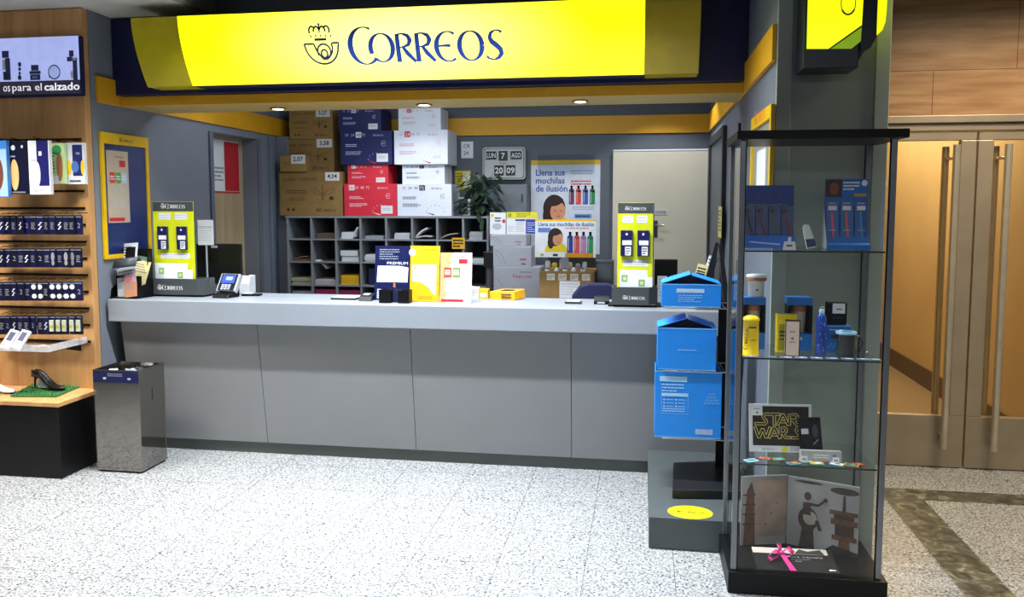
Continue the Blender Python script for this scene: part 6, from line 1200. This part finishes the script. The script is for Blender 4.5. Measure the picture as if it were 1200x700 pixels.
def right_pic(m, w, h):
    x = w*.28; m.poly([(x-w*.1, 0), (x+w*.12, 0), (x+w*.1, h*.3), (x-w*.06, h*.3)], -.0010, BZ2); m.disc(x+w*.02, h*.42, w*.14, h*.17, -.0014, BZ2); m.disc(x+w*.05, h*.44, w*.1, h*.1, -.0017, mat('#9a8f86', .6)); m.ribbon([(x+w*.0, h*.48), (x, h*.66)], [w*.12, w*.1], BZ2, -.0018)
    m.disc(x+w*.01, h*.75, w*.05, h*.06, -.0018, BZ2); m.ribbon([(x+w*.02, h*.64), (x+w*.16, h*.64), (x+w*.24, h*.71)], [w*.05, w*.04, w*.03], BZ2, -.0018); m.disc(x+w*.26, h*.73, w*.03, h*.03, -.0018, BZ2); m.ribbon([(x+w*.14, h*.42), (x+w*.2, h*.28)], w*.05, BZ2, -.0018)
    c = w*.8; m.poly([(c-w*.08, 0), (c+w*.1, 0), (c+w*.08, h*.2), (c-w*.06, h*.2)], -.0014, STN); m.rect(c-w*.16, h*.2, c+w*.18, h*.27, -.0014, STN); m.rect(c-w*.12, h*.27, c+w*.14, h*.42, -.0012, BZ2); m.rect(c-w*.18, h*.42, c+w*.19, h*.5, -.0014, STN); m.rect(c-w*.2, h*.56, c+w*.19, h*.62, -.0014, STN); m.rect(c-w*.14, h*.5, c+w*.14, h*.56, -.0013, BZ2); m.ribbon([(c, h*.62), (c, h*.84)], [w*.05, w*.03], BZ2, -.0014)
    m.disc(w*.3, h*.95, w*.2, h*.02, -.0010, BZ2); m.disc(w*.8, h*.9, w*.2, h*.05, -.0008, BZ2); m.poly([(w*.5, 0), (w, 0), (w, h*.06), (w*.66, h*.12)], -.0020, mat('#2c2824', .7))
panel(xA-xM, -.055, -.002, .0, SKY, left_pic, h*.97); panel(.002, .0, xBq-xM, -.11, SKY, right_pic, h*.96)
bk = thing('gift_book', 'dark photo book with a pink bow lying at the front of the cabinet floor', 'book', (P(932, 655, Y=3.44).x, 3.44, S4+.001), (R(12), 0, R(3)))
xa, xb = P(885, 655, Y=3.44).x, P(982, 655, Y=3.44).x; w = xb-xa
m = MB(); m.box(-w/2, w/2, -.06, .095, 0, .012, mat('#17171a', .35)); m.box(-w/2+.001, w/2, -.061, .093, .003, .009, PAPER); m.build('block', bk, .001)
Tt = Matrix.Translation((0, 0, .0125)) @ Matrix.Rotation(R(-90), 4, 'X')
m = MB(); m.rect(-w*.5+.002, .055, w*.44, .094, -.0004, mat('#b3aaa4', .5), T=Tt); m.poly([(w*.02, .056), (w*.4, .056), (w*.36, .09), (w*.2, .075), (w*.1, .09)], -.0008, mat('#2a2422', .6), T=Tt); m.text('UN TEMPS', -w*.06, .03, LGREY, -.0006, h=.008, w=w*.42, T=Tt); m.lines(-w*.05, w*.2, .022, .016, 1, -.0006, GREYTXT, T=Tt); m.text('2016', w*.0, .002, LGREY, -.0006, h=.009, T=Tt); m.disc(w*.4, -.045, .008, .005, -.0006, PAPER, 12, T=Tt); m.disc(w*.44, -.045, .008, .005, -.0006, LGREY, 12, T=Tt); m.build('cover_print', bk)
m = MB(); PK = mat('#c22a7c', .4); kx, ky, kz = -w*.16, .035, .035
def loop(pts, wd):
    vs = []; 
    for (x, y, z) in pts: vs += [(x-wd*.3, y-wd/2, z), (x+wd*.3, y+wd/2, z)]
    m.add(vs, [(2*i, 2*i+2, 2*i+3, 2*i+1) for i in range(len(pts)-1)], PK, True)
loop([(kx, ky, .03), (kx-.03, ky-.01, .045), (kx-.055, ky-.03, .036), (kx-.045, ky-.04, .022), (kx, ky, .024)], .024); loop([(kx, ky, .03), (kx+.03, ky+.01, .05), (kx+.05, ky-.01, .038), (kx+.035, ky-.01, .024), (kx, ky, .024)], .024); loop([(kx, ky, .034), (kx-.01, ky+.03, .055), (kx+.005, ky+.04, .04), (kx, ky, .024)], .02)
m.add([(kx-.008, ky, .03), (kx+.012, ky, .03), (kx+.045, -.062, .016), (kx+.02, -.062, .016)], [(0, 3, 2, 1)], PK); m.add([(kx+.02, -.0625, .016), (kx+.045, -.0625, .016), (kx+.045, -.0632, .0), (kx+.02, -.0632, .0)], [(0, 3, 2, 1)], PK)
m.lathe([(.001, .024), (.010, .026), (.012, .034), (.001, .042)], PK, (kx, ky), 12); o = m.build('ribbon_bow', bk); o.modifiers.new('s', 'SOLIDIFY').thickness = .0012
